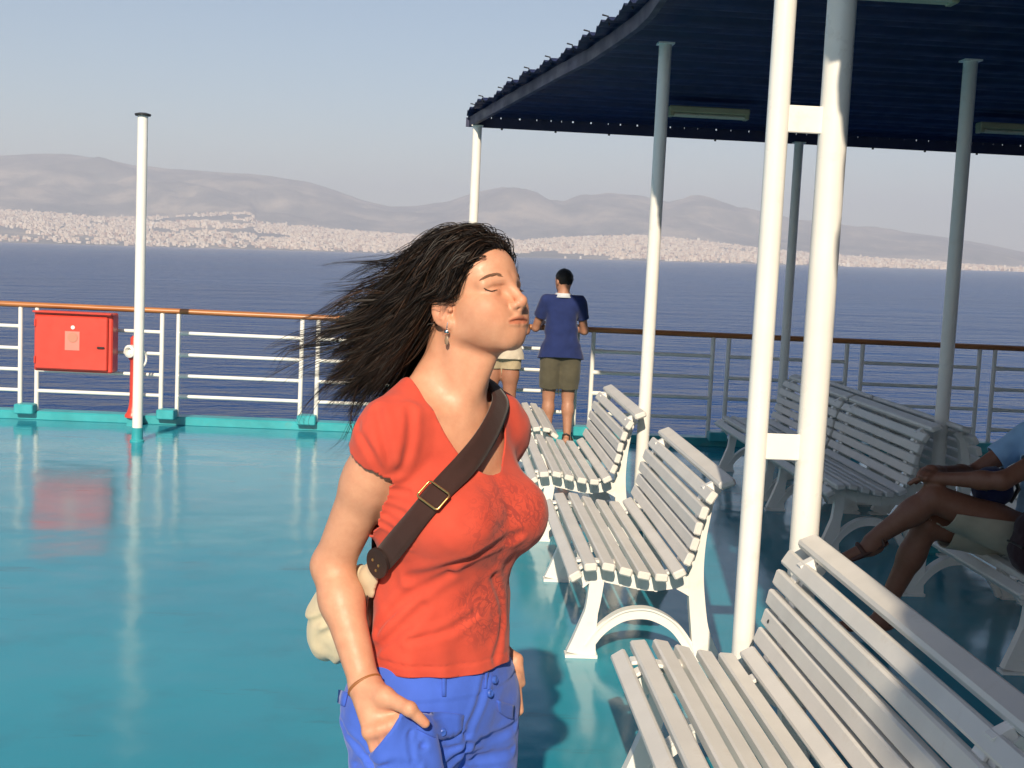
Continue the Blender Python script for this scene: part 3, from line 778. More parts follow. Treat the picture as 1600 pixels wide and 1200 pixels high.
# right arm, elbow drawn back, hand in the front pocket
SHR = np.array([-.004, -.150, 1.322])
ELR = wl(519, 884, 2.285); WRR = wl(571, 1074, 2.165)
KNR = wl(603, 1140, 2.112)
FGR = wl(628, 1205, 2.105)
THB, TH1, TH2 = wl(600, 1088, 2.125), wl(640, 1108, 2.090), wl(664, 1130, 2.092)
SHL = np.array([-.004, .150, 1.322]); ELL_ = np.array([-.140, .215, 1.075]); WRL = np.array([-.030, .178, .895]); KNL = np.array([.030, .168, .825])
def mix(a, b, t): return np.asarray(a)*(1-t)+np.asarray(b)*t
def arm(s, sh, el, wr, kn, fg, side, fine=True):
    ax = (wr-el)/np.linalg.norm(wr-el); hx = (kn-wr)/np.linalg.norm(kn-wr)
    s.add(cap(sh, mix(sh, el, .35), .047, .0450), .03); s.add(cap(mix(sh, el, .3), el, .0455, .0355), .02)
    s.add(cap(el, mix(el, wr, .3), .0355, .0375), .02); s.add(cap(mix(el, wr, .28), wr, .0375, .0255), .02)
right = SDF(); arm(right, SHR, ELR, WRR, KNR, FGR, -1)
hdir = (KNR-WRR)/np.linalg.norm(KNR-WRR)
view = to_local(CAM)-KNR; view /= np.linalg.norm(view)
hside = np.cross(view, hdir); hside /= np.linalg.norm(hside)          # across the back of the hand
if hside @ (THB-WRR) < 0: hside = -hside
hn = np.cross(hdir, hside); hn = hn if hn @ view > 0 else -hn
right.add(cap(WRR, mix(WRR, KNR, .45), .0235, .0235, (hside, 1.15)), .015)
for i, o in enumerate((.026, .009, -.009, -.025)):                    # four metacarpals and fingers
    k0 = mix(WRR, KNR, .30)+hside*o*.55; k1 = KNR+hside*o*1.08-hdir*(.000, 0, .004, .010)[i]+hn*(.002, .004, .003, -.001)[i]
    right.add(cap(k0, k1, .0150, .0118), .012)
    L = (.066, .074, .069, .054)[i]; tip = k1+(FGR-KNR)/np.linalg.norm(FGR-KNR)*L+hside*o*.10-hn*.012
    kk = mix(k1, tip, .5)+hn*.002
    right.add(cap(k1, kk, .0100, .0090), .006); right.add(cap(kk, tip, .0090, .0075), .004)
    right.add(sph(k1+hn*.0035, .0088), .010)
right.add(cap(mix(WRR, THB, .25), THB, .0190, .0165), .018); right.add(cap(THB, TH1, .0150, .0118), .012); right.add(cap(TH1, TH2, .0112, .0085), .006)
right.add(sph(TH1+hn*.002, .0112), .006)
left = SDF(); arm(left, SHL, ELL_, WRL, KNL, None, 1)
for i, o in enumerate((-.020, -.004, .012, .026)):
    k1 = KNL+np.array([o*.5, .004, o*.45]); left.add(cap(mix(WRL, KNL, .3), k1, .0165, .0125), .012)
    left.add(cap(k1, k1+np.array([.018, -.004, -.062]), .0098, .0078), .006)
left.add(cap(mix(WRL, KNL, .2), WRL+np.array([.060, .010, -.030]), .0165, .0120), .014); left.add(cap(WRL+np.array([.060, .010, -.030]), WRL+np.array([.078, .006, -.072]), .0115, .0085), .006)
def body(P):
    P = np.asarray(P, f32)
    d = torso(P)
    m = P[:, 2] > 1.30
    if m.any():
        Q = P[m]; H = to_head(Q).astype(f32); nk = neck(Q); h = head(H)*HS
        d[m] = smin(d[m], smin(nk, h, .014), .030)
    m = P[:, 2] < 1.0
    if m.any(): d[m] = smin(d[m], legs(P[m]), .035)
    m = (P[:, 1] < -.05)
    if m.any(): d[m] = smin(d[m], right(P[m]), .016)
    m = (P[:, 1] > .05)
    if m.any(): d[m] = smin(d[m], left(P[m]), .016)
    return d
X = axis((-.26, -.11, .005), (-.11, .165, .0027), (.165, .26, .006)); Y = axis((-.30, -.105, .004), (-.105, .125, .0027), (.125, .30, .006)); Z = axis((-.01, .70, .014), (.70, .94, .004), (.94, 1.36, .007), (1.36, 1.70, .0025))
V, Q = nets(body, X, Y, Z)
H = to_head(V); hm = V[:, 2] > 1.40
pig = np.ones((len(V), 3))
def tint(m, c):
    global pig
    pig = pig*(1-m[:, None])+pig*np.array(c)*m[:, None]
ay = np.abs(H[:, 1])
def blob(c, r, soft=1.0):
    q = np.sqrt(((H[:, 0]-c[0])/r[0])**2+((ay-c[1])/r[1])**2+((H[:, 2]-c[2])/r[2])**2); return np.where(hm, 1-sstep(1-.5*soft, 1+.3*soft, q), 0)
lipz = -.0522-.0016*(ay/.0285)**1.5
upm = np.where(hm & (H[:, 0] > .075), (1-sstep(.0270, .0300, ay))*(1-sstep(.0066, .0084, np.abs(H[:, 2]-(lipz+.0005))*(1+.55*(ay/.024)**2))), 0)
tint(upm*.85, (.84, .56, .53))
tint(blob((.075, .045, -.030), (.03, .024, .024), 1.8)*.5, (1.0, .80, .76))
tint(blob((.112, 0, -.020), (.016, .016, .014), 1.6)*.45, (1.0, .80, .75))
tint(blob((-.012, .078, .002), (.024, .014, .036), 1)*.5, (1.0, .76, .70))
tint(blob((.083, .032, .001), (.02, .02, .012), 1.4)*.35, (.90, .76, .72))
tp = V-TH2; tint(np.where(((tp@hn) > .002) & (np.linalg.norm(tp, axis=1) < .0105), .7, 0), (1.0, .86, .84))
kn_m = np.exp(-(np.linalg.norm(V-KNR, axis=1)/.035)**2)*.4; tint(kn_m, (1.0, .82, .76))
woman = empty('person', tuple(WO), WRZ)
tag(woman, 'woman in red v-neck t-shirt and blue trousers, eyes closed, dark hair blowing in the wind', 'person')
SKIN = skin_mat('fair_skin', (0.62, 0.315, 0.195), 0.52, 0.12, True)
link_mesh('body', np_mesh('body', V, Q, SKIN, pig), woman)

# --- t-shirt
shirt = SDF(fold=True)
shirt.add(ell((-.006, 0, 1.24), (.108, .158, .165)), .02)
shirt.add(cap((-.012, 0, 1.338), (-.010, .112, 1.333), .064, .053), .04)
shirt.add(cap((-.026, .025, 1.424), (-.018, .132, 1.350), .034, .035), .035)
shirt.add(cap((-.010, .135, 1.330), (-.004, .154, 1.314), .053, .053), .03)
shirt.add(ell((.082, .072, 1.180), (.084, .074, .074)), .05)
shirt.add(ell((.078, 0, 1.185), (.074, .080, .070)), .05)
shirt.add(cap((.004, 0, 1.12), (.004, 0, .84), .102, .121, ((0, 1, 0), 1.27)), .06)
sleR, sleL = SDF(), SDF()
adR = (ELR-SHR)/np.linalg.norm(ELR-SHR); adL = (ELL_-SHL)/np.linalg.norm(ELL_-SHL)
sleR.add(cap(SHR+np.array([0, .02, .0]), SHR+adR*.12+np.array([-.010, -.014, 0]), .049, .066), .02)
sleL.add(cap(SHL-np.array([0, .02, .0]), SHL+adL*.12, .051, .056), .02)
def px_crease(pts, r, f):
    return [shoot(f, *p) for p in pts]
def shirt0(P):
    P = np.asarray(P, f32); d = shirt(P); m = P[:, 2] > 1.0; d[m] = smin(d[m], torso(P[m])-.0055, .010)
    m = P[:, 1] < -.06
    if m.any(): d[m] = smin(d[m], sleR(P[m]), .03)
    m = P[:, 1] > .06
    if m.any(): d[m] = smin(d[m], sleL(P[m]), .03)
    return d
CRE = []       # (list of points, radius, +1 ridge / -1 groove)
for pts, r, s in (([(640, 905), (700, 885), (760, 862), (812, 835)], .007, -1), ([(590, 985), (640, 930), (700, 895)], .008, -1), ([(585, 1015), (625, 985), (660, 950)], .008, -1),
                  ([(592, 790), (625, 800), (650, 812)], .004, -1), ([(590, 815), (620, 832), (640, 850)], .004, -1), ([(600, 765), (640, 770)], .004, -1),
                  ([(770, 900), (785, 960), (775, 1030)], .007, -1), ([(640, 1000), (700, 985), (740, 960)], .006, -1),
                  ([(590, 640), (600, 690), (612, 740)], .007, -1), ([(640, 640), (640, 690), (625, 735)], .007, -1), ([(560, 665), (580, 705), (600, 742)], .006, -1)):
    CRE.append((catmull(list(shoots(shirt0, pts)), 3), r, s))
def shirtf(P):
    P = np.asarray(P, f32); d = shirt0(P)
    for pts, r, s in CRE:
        c = pts.mean(0); R = np.linalg.norm(pts-c, axis=1).max()+.06
        m = ((P-c)**2).sum(1) < R*R
        if m.any():
            q = P[m]; b = np.full(len(q), 9., f32)
            for a_, b_ in zip(pts[:-1], pts[1:]): b = np.minimum(b, cap(a_, b_, 0.0)[0](q))
            d[m] += -s*r*.55*np.exp(-(b/(r*1.15))**2)-s*-r*.30*np.exp(-((b-r*2.4)/(r*1.3))**2)
    w_ = sstep(1.30, 1.15, P[:, 2])
    th = np.arctan2(P[:, 1], P[:, 0])
    d += .0030*noise3(np.stack([P[:, 0]+.4*P[:, 2], P[:, 1], P[:, 2]*.8-P[:, 1]*.5], 1), 17, 3)*(0.4+w_) + .0012*noise3(P, 45, 4)
    d += .0045*np.sin(th*9+6*noise3(P, 6, 8))*sstep(1.02, .90, P[:, 2])*.5
    d += .0016*np.exp(-((P[:, 2]-.927)/.0022)**2)
    return d
def neckline(V):
    x, y, z = V.T; front = sstep(-.03, .03, x)
    zb = 1.376+(1.262-1.376)*front; wd = .086+.010*front
    t = np.clip((z-zb)/(1.43-zb), 0, 1); hw = wd*np.sqrt(np.clip(1-(1-t)**2, 0, 1))**(1.0+.35*0)
    hw = np.where(z < zb, -1*(zb-z)-.001, hw); return -(np.abs(y)-hw)*np.where(z > 1.24, 1, 0)-np.where(z > 1.24, 0, .05)
SN = adR+.42*np.array([-.72, -.695, 0]); SN /= np.linalg.norm(SN); SP = wl(571, 722, 2.14)
def sleeve_cut(V):
    out = np.full(len(V), -.05); sv = shirt(V)
    m = (V[:, 1] < -.09) & (sleR(V) < sv+.004) & (V[:, 2] < 1.36) & (sv > .009); out[m] = ((V-SP)@SN)[m]
    m = (V[:, 1] > .09) & (sleL(V) < sv+.004) & (V[:, 2] < 1.36); out[m] = ((V-SHL)@adL-.062)[m]
    return out
def hem(V): return .906+.002*np.sin(np.arctan2(V[:, 1], V[:, 0])*5)-V[:, 2]
def shirt_mat():
    m, t, b, o = new_mat('red_printed_jersey')
    base = ramp(t, noise(t, 14, 4), [(0.3, (0.54, 0.066, 0.040)), (0.7, (0.63, 0.085, 0.050))])
    tc = N(t, 'ShaderNodeTexCoord'); sp = N(t, 'ShaderNodeSeparateXYZ'); t.links.new(tc.outputs['Object'], sp.inputs[0])
    def math_(op, a, b_=None, c=None):
        n = N(t, 'ShaderNodeMath', operation=op)
        for i, v in enumerate((a, b_, c)):
            if v is None: continue
            if isinstance(v, (int, float)): n.inputs[i].default_value = v
            else: t.links.new(v, n.inputs[i])
        return n.outputs[0]
    def mask(y0, z0, ry, rz_):
        a = math_('POWER', math_('DIVIDE', math_('ABSOLUTE', math_('SUBTRACT', sp.outputs[1], y0)), ry), 2.0); c = math_('POWER', math_('DIVIDE', math_('ABSOLUTE', math_('SUBTRACT', sp.outputs[2], z0)), rz_), 2.0)
        return math_('MULTIPLY', math_('MAXIMUM', math_('SUBTRACT', 1.15, math_('ADD', a, c)), 0.0), math_('GREATER_THAN', sp.outputs[0], 0.02))
    mk = math_('MINIMUM', math_('ADD', mask(.010, 1.178, .125, .088), mask(.015, 1.025, .095, .085)), 1.0)
    lines = []
    for sc, w_ in ((24, .060), (46, .07)):
        n_ = noise(t, sc, 1.5, .5, dist=1.6); lines.append(math_('LESS_THAN', math_('ABSOLUTE', math_('SUBTRACT', n_, 0.5)), w_*0.55))
    br = ramp(t, noise(t, 12, 3), [(0.30, (0, 0, 0)), (0.42, (1, 1, 1))])
    ln = math_('MULTIPLY', math_('MINIMUM', math_('ADD', lines[0], math_('MULTIPLY', lines[1], 0.6)), 1.0), math_('MULTIPLY', math_('MULTIPLY', mk, br), 0.55))
    mx = N(t, 'ShaderNodeMixRGB'); t.links.new(ln, mx.inputs[0]); t.links.new(base, mx.inputs[1]); mx.inputs[2].default_value = (0.20, 0.035, 0.035, 1)
    t.links.new(mx.outputs[0], b.inputs['Base Color']); b.inputs['Roughness'].default_value = .85; b.inputs['Sheen Weight'].default_value = .12; b.inputs['Specular IOR Level'].default_value = .2
    bump(t, b, noise(t, 900, 2), .22, .0008); return m
ts = cloth('t_shirt', shirtf, axis((-.24, .22, .0042)), axis((-.29, .29, .0042)), axis((.84, 1.46, .0042)), [hem, sleeve_cut, neckline], shirt_mat(), woman, .0035)
# --- trousers
pants = SDF(fold=True)
pants.add(cap((-.002, 0, .96), (-.002, 0, .86), .094, .106, ((0, 1, 0), 1.26)), .03)
pants.add(ell((-.004, 0, .825), (.118, .165, .135)), .05)
pants.add(ell((-.055, .075, .812), (.082, .086, .092)), .04)
pants.add(cap((.0, .089, .79), (.018, .097, .47), .098, .078), .03)
pants.add(cap((.018, .097, .47), (-.015, .100, .05), .078, .072), .03)
pa, pb = wl(585, 1171, 2.10), wl(638, 1104, 2.10); pn = np.cross(pb-pa, view); pn /= np.linalg.norm(pn); pn = pn if pn@(WRR-pa) > 0 else -pn
bulge = SDF(); fgd = (FGR-KNR)/np.linalg.norm(FGR-KNR)
bulge.add(cap(KNR-fgd*.02, KNR+fgd*.080, .032, .026, (hside, 1.35)), .02)
bulge.add(cap(KNR+fgd*.02+hside*.05-hn*.03, KNR+fgd*.12+hside*.03-hn*.03, .030, .030), .03)
def pants1(P):
    P = np.asarray(P, f32); d = pants(P)
    m = (P[:, 1] < 0) & (P[:, 2] < 1.0) & (P[:, 2] > .5)
    if m.any():
        q = P[m]; bd = smax(bulge(q), ((q-pa)@pn).astype(f32), .004); d[m] = smin(d[m], bd, .010)
    return d
PCR = []
for pts, r, s in (([(757, 1062), (748, 1100), (728, 1150), (722, 1200)], .007, -1), ([(745, 1160), (775, 1150), (803, 1135)], .008, -1), ([(740, 1185), (770, 1180), (800, 1172)], .007, -1), ([(700, 1195), (720, 1175), (735, 1160)], .007, -1),
                  ([(535, 1130), (560, 1165), (585, 1195)], .006, -1), ([(528, 1185), (560, 1192), (600, 1198)], .006, -1), ([(575, 1185), (610, 1195), (650, 1197)], .006, -1), ([(660, 1165), (690, 1172), (715, 1165)], .005, -1), ([(642, 1110), (640, 1150), (645, 1190)], .004, -1), ([(690, 1130), (712, 1140), (730, 1148)], .004, -1)):
    PCR.append((catmull(list(shoots(pants1, pts)), 3), r, s))
def pantsf(P):
    P = np.asarray(P, f32); d = pants1(P)
    for pts, r, s in PCR:
        c = pts.mean(0); R = np.linalg.norm(pts-c, axis=1).max()+.05; m = ((P-c)**2).sum(1) < R*R
        if m.any():
            q = P[m]; b = np.full(len(q), 9., f32)
            for a_, b_ in zip(pts[:-1], pts[1:]): b = np.minimum(b, cap(a_, b_, 0.0)[0](q))
            d[m] += r*.6*np.exp(-(b/r)**2)-r*.35*np.exp(-((b-r*2.2)/r)**2)
    d += .0026*noise3(P, (22, 22, 14), 31)+.0012*noise3(P, 50, 32)-.0025*sstep(.866, .870, P[:, 2])
    return d
BLUE = fabric('blue_cotton_twill', (0.060, 0.135, 0.60), .12, 10)
cloth('trousers', pantsf, axis((-.19, .19, .0042)), axis((-.27, .24, .0042)), axis((.04, .62, .011), (.62, .96, .0042)), [lambda V: V[:, 2]-.935, lambda V: .06-V[:, 2]], BLUE, woman, .003)
def sheet(name, top, bot, f, mat, parent, off=.0035, thick=.003, n=(9, 5)):
    """thin cloth piece laid on surface f between two pixel polylines"""
    nu, nv = n; tp = catmull([(*p, 0) for p in top], 6); bt = catmull([(*p, 0) for p in bot], 6)
    V = []
    for j in range(nv):
        for i in range(nu):
            u = i/(nu-1); a = tp[int(round(u*(len(tp)-1)))]; b = bt[int(round(u*(len(bt)-1)))]; p = a+(b-a)*j/(nv-1); V.append((p[0], p[1]))
    V = shoots(f, V); g = grad(f, V.astype(f32)); g /= np.linalg.norm(g, axis=1)[:, None]; V = V+g*off
    Fq = [(j*nu+i, j*nu+i+1, (j+1)*nu+i+1, (j+1)*nu+i) for j in range(nv-1) for i in range(nu-1)]
    o = link_mesh(name, np_mesh(name, V, np.array(Fq), mat), parent); md = o.modifiers.new('thickness', 'SOLIDIFY'); md.thickness = thick; md.offset = 1; md.use_even_offset = True
    return o
BLUE2 = fabric('blue_trim', (0.052, 0.120, 0.55), .1, 12)
sheet('pocket_flap', [(654, 1113), (690, 1112), (724, 1117)], [(650, 1139), (690, 1156), (721, 1143)], pantsf, BLUE2, woman)
sheet('pocket_flap', [(776, 1094), (790, 1098), (802, 1102)], [(778, 1112), (790, 1120), (801, 1124)], pantsf, BLUE2, woman)
sheet('belt_loop', [(690, 1052), (696, 1052)], [(690, 1088), (696, 1088)], pantsf, BLUE2, woman, .004, .003, (3, 5))
sheet('belt_loop', [(757, 1046), (762, 1046)], [(755, 1076), (760, 1076)], pantsf, BLUE2, woman, .004, .003, (3, 5))
sheet('back_tab', [(530, 1078), (545, 1082)], [(528, 1098), (540, 1104)], pantsf, BLUE2, woman, .004, .003, (3, 3))
def disc(name, p, f, r, mat, parent, h=.004):
    q = shoot(f, *p); g = grad(f, q[None].astype(f32))[0]; g /= np.linalg.norm(g)
    Mq = Vector(g).to_track_quat('Z', 'Y').to_matrix()
    return MB().lathe([(r, 0), (r, h*.7), (r*.75, h), (r*.2, h*.8)], q+g*.002, 14, Mq).build(name, mat, parent, smooth=40)
BTN = paint('blue_button', (0.05, 0.12, 0.50), .35, .05)
for p in ((770, 1062), (763, 1083), (690, 1142)): disc('button', p, pantsf, .0075, BTN, woman, .006)
for s in (-1, 1):      # shoes
    mb = MB(); m_ = .100*s
    mb.tube([(-.085, m_, .035), (-.05, m_, .045), (.02, m_*1.08, .045), (.09, m_*1.15, .034), (.150, m_*1.18, .026)], [.020, .042, .045, .043, .024], 16, squash=(Vector((0, 0, 1)), .8))
    mb.build('shoe', M['dark'], woman, smooth=60)

# --- hair
HC = .058
def hairline(H):
    a = H[:, 2]-.050+.95*(HC-H[:, 0])+.22*np.maximum(0, np.abs(H[:, 1])-.045); return np.where((np.abs(H[:, 1]) > .050) & (H[:, 0] > -.038), np.minimum(a, H[:, 2]-.046), a)
def capf(P):
    P = np.asarray(P, f32); H = to_head(P).astype(f32); return head0(H)*HS-.003-.010*sstep(.03, .11, H[:, 2])*sstep(.075, .03, H[:, 0])-.0015*noise3(H, (30, 60, 40), 5)
head0 = SDF(fold=True); head0.ops = head.ops[:5]
V, Q = nets(capf, axis((-.13, .16, .004)), axis((-.12, .14, .004)), axis((1.42, 1.72, .004)), 1); T = tri(Q)
V, T = cut(V, T, -(hairline(to_head(V))-.006)); V, T = compact(V, T); CAPM = (V, T); HV, HF = [], []; hoff = 0
rng = np.random.default_rng(11)
G = rng.normal(size=(7000, 3)); G[:, 2] = np.abs(G[:, 2])*1.0-.35; G /= np.linalg.norm(G, axis=1)[:, None]
C0 = np.array([-.014, 0, .04]); R0 = C0+G*.075
for _ in range(8):
    d = head0(R0.astype(f32)); g = grad(head0, R0.astype(f32)); R0 = R0-d[:, None]*g
R0 = R0[hairline(R0) > 0][:1150]; n = len(R0)
hw = np.clip(hairline(R0)/.10, 0, 1)
Pp = HT+(R0*HS)@HR.T; nrm = grad(head0, R0.astype(f32)); nrm /= np.linalg.norm(nrm, axis=1)[:, None]; nrm = nrm@HR.T
wind = to_local(WO+np.array([-1, .10, .0])); wind /= np.linalg.norm(wind)
grav = rng.uniform(1.3, 3.0, n); lift = rng.uniform(.005, .016, n)*(.6+.4*hw); length = rng.uniform(.16, .29, n)
crown = sstep(.03, .11, R0[:, 2]); lift += .010*crown
fly = rng.random(n) < .07; grav[fly] = rng.uniform(.35, .9, fly.sum()); length[fly] *= 1.2
NS = 22; path = np.zeros((n, NS, 3)); bk = -HR[:, 0]; vel = nrm*.2+bk*.8; vel /= np.linalg.norm(vel, axis=1)[:, None]; p = Pp+nrm*.004
lk_ = np.floor(R0/.022).astype(np.int64); ph = np.stack([hash3(lk_[:, 0], lk_[:, 1], lk_[:, 2], q) for q in (1, 2, 3)], 1)*3.4+rng.normal(size=(n, 3))*.35; fq = .5+.18*np.stack([hash3(lk_[:, 0], lk_[:, 1], lk_[:, 2], q) for q in (4, 5, 6)], 1)
for k in range(NS):
    path[:, k] = p; t = k/NS
    push = wind*(.30+.95*t)+bk*.55*(1-t)+np.array([0, 0, -1.0])*grav[:, None]*(.80-.25*t)+.55*np.sin(ph+k*fq)*(.10+t)
    vel = vel*.68+push*.32; vel /= np.linalg.norm(vel, axis=1)[:, None]
    p = p+vel*(length/NS)[:, None]
    Hq = to_head(p); d = head0(Hq.astype(f32))*HS; need = lift*(.6+.4*min(1, k/3))-d
    g = grad(head0, Hq.astype(f32)); g /= np.maximum(np.linalg.norm(g, axis=1), .2)[:, None]; g = g@HR.T
    p = p+g*np.clip(need, 0, .03)[:, None]
    Hq = to_head(p); ex_, ez_ = (Hq[:, 0]+.010)/.034, (Hq[:, 2]+.006)/.040; er_d = np.hypot(ex_, ez_)      # hair parts round the ears
    m = (np.abs(Hq[:, 1]) > .035) & (er_d < 1); Hq[m] += np.array([-.70, 0, .55])*(1-er_d[m])[:, None]*.034; p = HT+(Hq*HS)@HR.T
    m = p[:, 2] < 1.52
    if m.any():
        bs = lambda P: np.minimum(shirt0(P), neck(P))
        ds = bs(p[m].astype(f32)); gs = grad(bs, p[m].astype(f32)); gs /= np.maximum(np.linalg.norm(gs, axis=1), .2)[:, None]; p[m] += gs*np.clip(.014-ds, 0, .03)[:, None]
def strands(paths, r0):
    """fine tapering hairs, each a narrow band"""
    global hoff
    n, S_, _ = paths.shape; tn = np.gradient(paths, axis=1); tn /= np.linalg.norm(tn, axis=2)[..., None]+1e-9
    ref = rng.normal(size=(n, 1, 3)); a = np.cross(tn, ref); a /= np.linalg.norm(a, axis=2)[..., None]+1e-9
    rr_ = r0[:, None]*np.interp(np.linspace(0, 1, S_), [0, .1, .6, 1], [.7, 1, .85, .15])[None]
    ring = np.stack([paths+a*rr_[..., None], paths-a*rr_[..., None]], 2).reshape(-1, 3)
    i0 = (np.arange(n)[:, None]*S_+np.arange(S_-1)[None]).reshape(-1)*2
    HV.append(ring); HF.append(np.stack([i0, i0+1, i0+3, i0+2], 1)+hoff); hoff += len(ring)
tt = np.linspace(0, 1, NS)
for c in range(14):
    off = rng.normal(size=(n, 1, 3))*.0048; wob = rng.normal(size=(n, 1, 3))*.0035*np.sin(np.pi*tt*rng.uniform(.8, 1.6))[None, :, None]
    sp = np.interp(tt, [0, .3, .75, 1], [.7, 1, .7, .15+.05*c])[None, :, None]
    strands(path+off*sp+wob, rng.uniform(.00035, .00085, n))
# a few long wisps and the loop standing up on the crown, placed where the wind shows them
def wisp(pts, Yd, m=3, r=.0006):
    base = catmull([wl(x, y, Yd) for x, y in pts], 5); P_ = np.stack([base+rng.normal(size=3)*.0035*np.linspace(.2, 2.2, len(base))[:, None] for _ in range(m)]); strands(P_, rng.uniform(r*.7, r*1.2, m))
for pts in ([(640, 470), (580, 470), (540, 475), (533, 495), (550, 500), (580, 488)], [(630, 500), (560, 530), (480, 560), (430, 585), (405, 602)], [(610, 540), (540, 550), (470, 575), (440, 600)], [(600, 560), (560, 590), (520, 600), (490, 625), (470, 655), (478, 668)],
            [(590, 590), (560, 640), (548, 670), (540, 690), (515, 712)], [(620, 460), (570, 455), (545, 462), (530, 470)], [(600, 520), (520, 535), (450, 545), (425, 580)], [(560, 600), (545, 650), (555, 680)], [(620, 480), (560, 505), (500, 520), (455, 548)], [(575, 560), (520, 590), (505, 612), (470, 640)]):
    wisp(pts, 2.31, 9)
wisp([(700, 362), (730, 353), (755, 353), (770, 362), (773, 378), (768, 388)], 2.27, 9); wisp([(690, 366), (725, 358), (752, 364), (768, 384)], 2.27, 8)
wisp([(735, 395), (715, 405), (700, 430), (690, 445)], 2.20, 10, .0007); wisp([(725, 410), (705, 420), (695, 445), (680, 470)], 2.20, 10, .0007)
HAIR = hair_mat('dark_brown_hair', (0.010, 0.0065, 0.005), (0.055, 0.027, 0.015), .52)
hr_ = link_mesh('hair', np_mesh('hair', np.concatenate(HV), np.concatenate(HF), HAIR), woman)
link_mesh('scalp_hair', np_mesh('scalp_hair', *CAPM, hair_mat('hair_roots', (0.009, 0.006, 0.005), (0.009, 0.006, 0.005), .5)), hr_)
# --- brows, lashes, earring, bracelet
BROW = hair_mat('brow_hair', (0.20, 0.105, 0.065), (0.28, 0.16, 0.10), .7)
bh = list(to_head(shoots(body, [(749, 439), (757, 434), (768, 430), (778, 429), (787, 432)]))); bh = catmull(bh, 8)
lh = catmull(list(to_head(shoots(body, [(756, 450), (762, 453.5), (769, 455), (777, 453)]))), 6)
LASH = hair_mat('lash_hair', (.03, .016, .012), (.04, .02, .015), .6)
def on_head(q, off):
    q = np.array(q, float)[None]
    for _ in range(4):
        d = head(q.astype(f32)); g = grad(head, q.astype(f32)); q = q-(d-off)[:, None]*g/np.maximum((g*g).sum(1), .2)[:, None]
    return q[0]
for s in (-1, 1):
    mb = MB()
    for i in range(60):
        j = int(rng.integers(0, len(bh)-8)); z0 = rng.uniform(-.0040, .0040)*np.interp(j, [0, 8, 24], [.35, .8, 1.0])
        a = bh[j]+np.array([0, 0, z0]); b = bh[j+7]+np.array([0, 0, z0*.5+.0008]); a, m_, b = on_head(a, .0006), on_head((a+b)/2, .0014), on_head(b, .0008)
        ps = [hd(q[0], abs(q[1])*s, q[2]) for q in (a, m_, b)]; mb.tube(ps, [.0003, .00045, .0002], 4)
    mb.build('eyebrow', BROW, woman)
    mb = MB(); mb.tube([hd(q[0], abs(q[1])*s, q[2]) for q in [on_head(q, .0004) for q in lh]], np.interp(np.linspace(0, 1, len(lh)), [0, .2, .8, 1], [.0006, .0011, .0011, .0005]), 6)
    for q in lh[2:-1:2]:
        q = on_head(q, .0002); o_ = on_head(q+np.array([.0, 0, -.001]), .0045); mb.tube([hd(q[0], abs(q[1])*s, q[2]), hd(o_[0], abs(o_[1])*s, o_[2]-.001)], [.0005, .0002], 4)
    mb.build('eyelashes', LASH, woman)
SILV = paint('silver', (0.75, 0.73, 0.70), .18, .05, metal=1.0)
er = wl(705, 526, 2.19); er[2] += 0
e0 = hd(-.006, -.0765, -.0385)
mb = MB(); mb.tube([e0+np.array([0, 0, .010]), e0+np.array([0, -.002, .002]), e0+np.array([0, -.001, -.002])], .0009, 6)
mb.lathe([(.0005, .0052), (.003, .0042), (.0050, .0015), (.0052, 0), (.0046, -.0024), (.0026, -.0044), (.0005, -.0052)], e0+np.array([0, -.001, -.006]), 14)
er_ = mb.build('earring', SILV, woman, smooth=60)
MB().lathe([(.0004, .009), (.0032, .006), (.0050, 0), (.0040, -.006), (.0004, -.0088)], e0+np.array([0, -.001, -.0215]), 14, Matrix.Diagonal((1, .35, 1))).build('drop', paint('smoky_drop', (.30, .20, .13), .25, .1), er_, smooth=60)
bx_ = mix(ELR, WRR, .985); ba_ = (WRR-ELR)/np.linalg.norm(WRR-ELR); bu = np.cross(ba_, hn); bu /= np.linalg.norm(bu); bv = np.cross(bu, ba_)
mb = MB(); mb.tube([bx_+(bu*math.cos(a)*.0290+bv*math.sin(a)*.0280)+ba_*.007*math.cos(a+.6) for a in np.linspace(0, 2*math.pi, 29)], .0034, 8, cap=False)
mb.build('bracelet', paint('tan_leather', (.30, .115, .035), .55, .15), woman, smooth=60)

# ------------------------------------------------------------------ shoulder bag worn across the chest
bag = empty('shoulder_bag', tuple(WO), WRZ); tag(bag, 'cream fabric shoulder bag with wide dark brown strap worn across the red shirt', 'bag')
BROWN = fabric('dark_brown_webbing', (0.040, 0.017, 0.014), .12, 20, 900, .75); CREAM = fabric('cream_canvas', (0.66, 0.56, 0.38), .10, 12, 600)
sp_px = [(781, 628), (774, 650), (746, 700), (712, 744), (680, 779), (650, 815), (622, 848), (603, 872)]
def skin_or_shirt(P):
    P = np.asarray(P, f32); d = shirt0(P); m = (P[:, 2] > 1.30); d[m] = np.minimum(d[m], np.minimum(neck(P[m]), torso(P[m]))); return d-.0025
ctr = shoots(skin_or_shirt, sp_px)
back = [np.array(q) for q in ((-.030, .092, 1.425), (-.085, .065, 1.375), (-.125, .0, 1.28), (-.128, -.06, 1.16), (-.115, -.13, 1.06), (-.09, -.175, 1.0))]
top_ = np.array([.022, .090, 1.408])
line = catmull(list(back[::-1])+[top_]+list(ctr), 6)
def hug(P, off):
    for _ in range(6):
        d = skin_or_shirt(P.astype(f32)); g = grad(skin_or_shirt, P.astype(f32), .004); g /= np.maximum(np.linalg.norm(g, axis=1), .2)[:, None]; P = P+g*np.maximum(off-d, -.004)[:, None]
    for _ in range(3): P[1:-1] = (P[:-2]+2*P[1:-1]+P[2:])/4
    return P, g
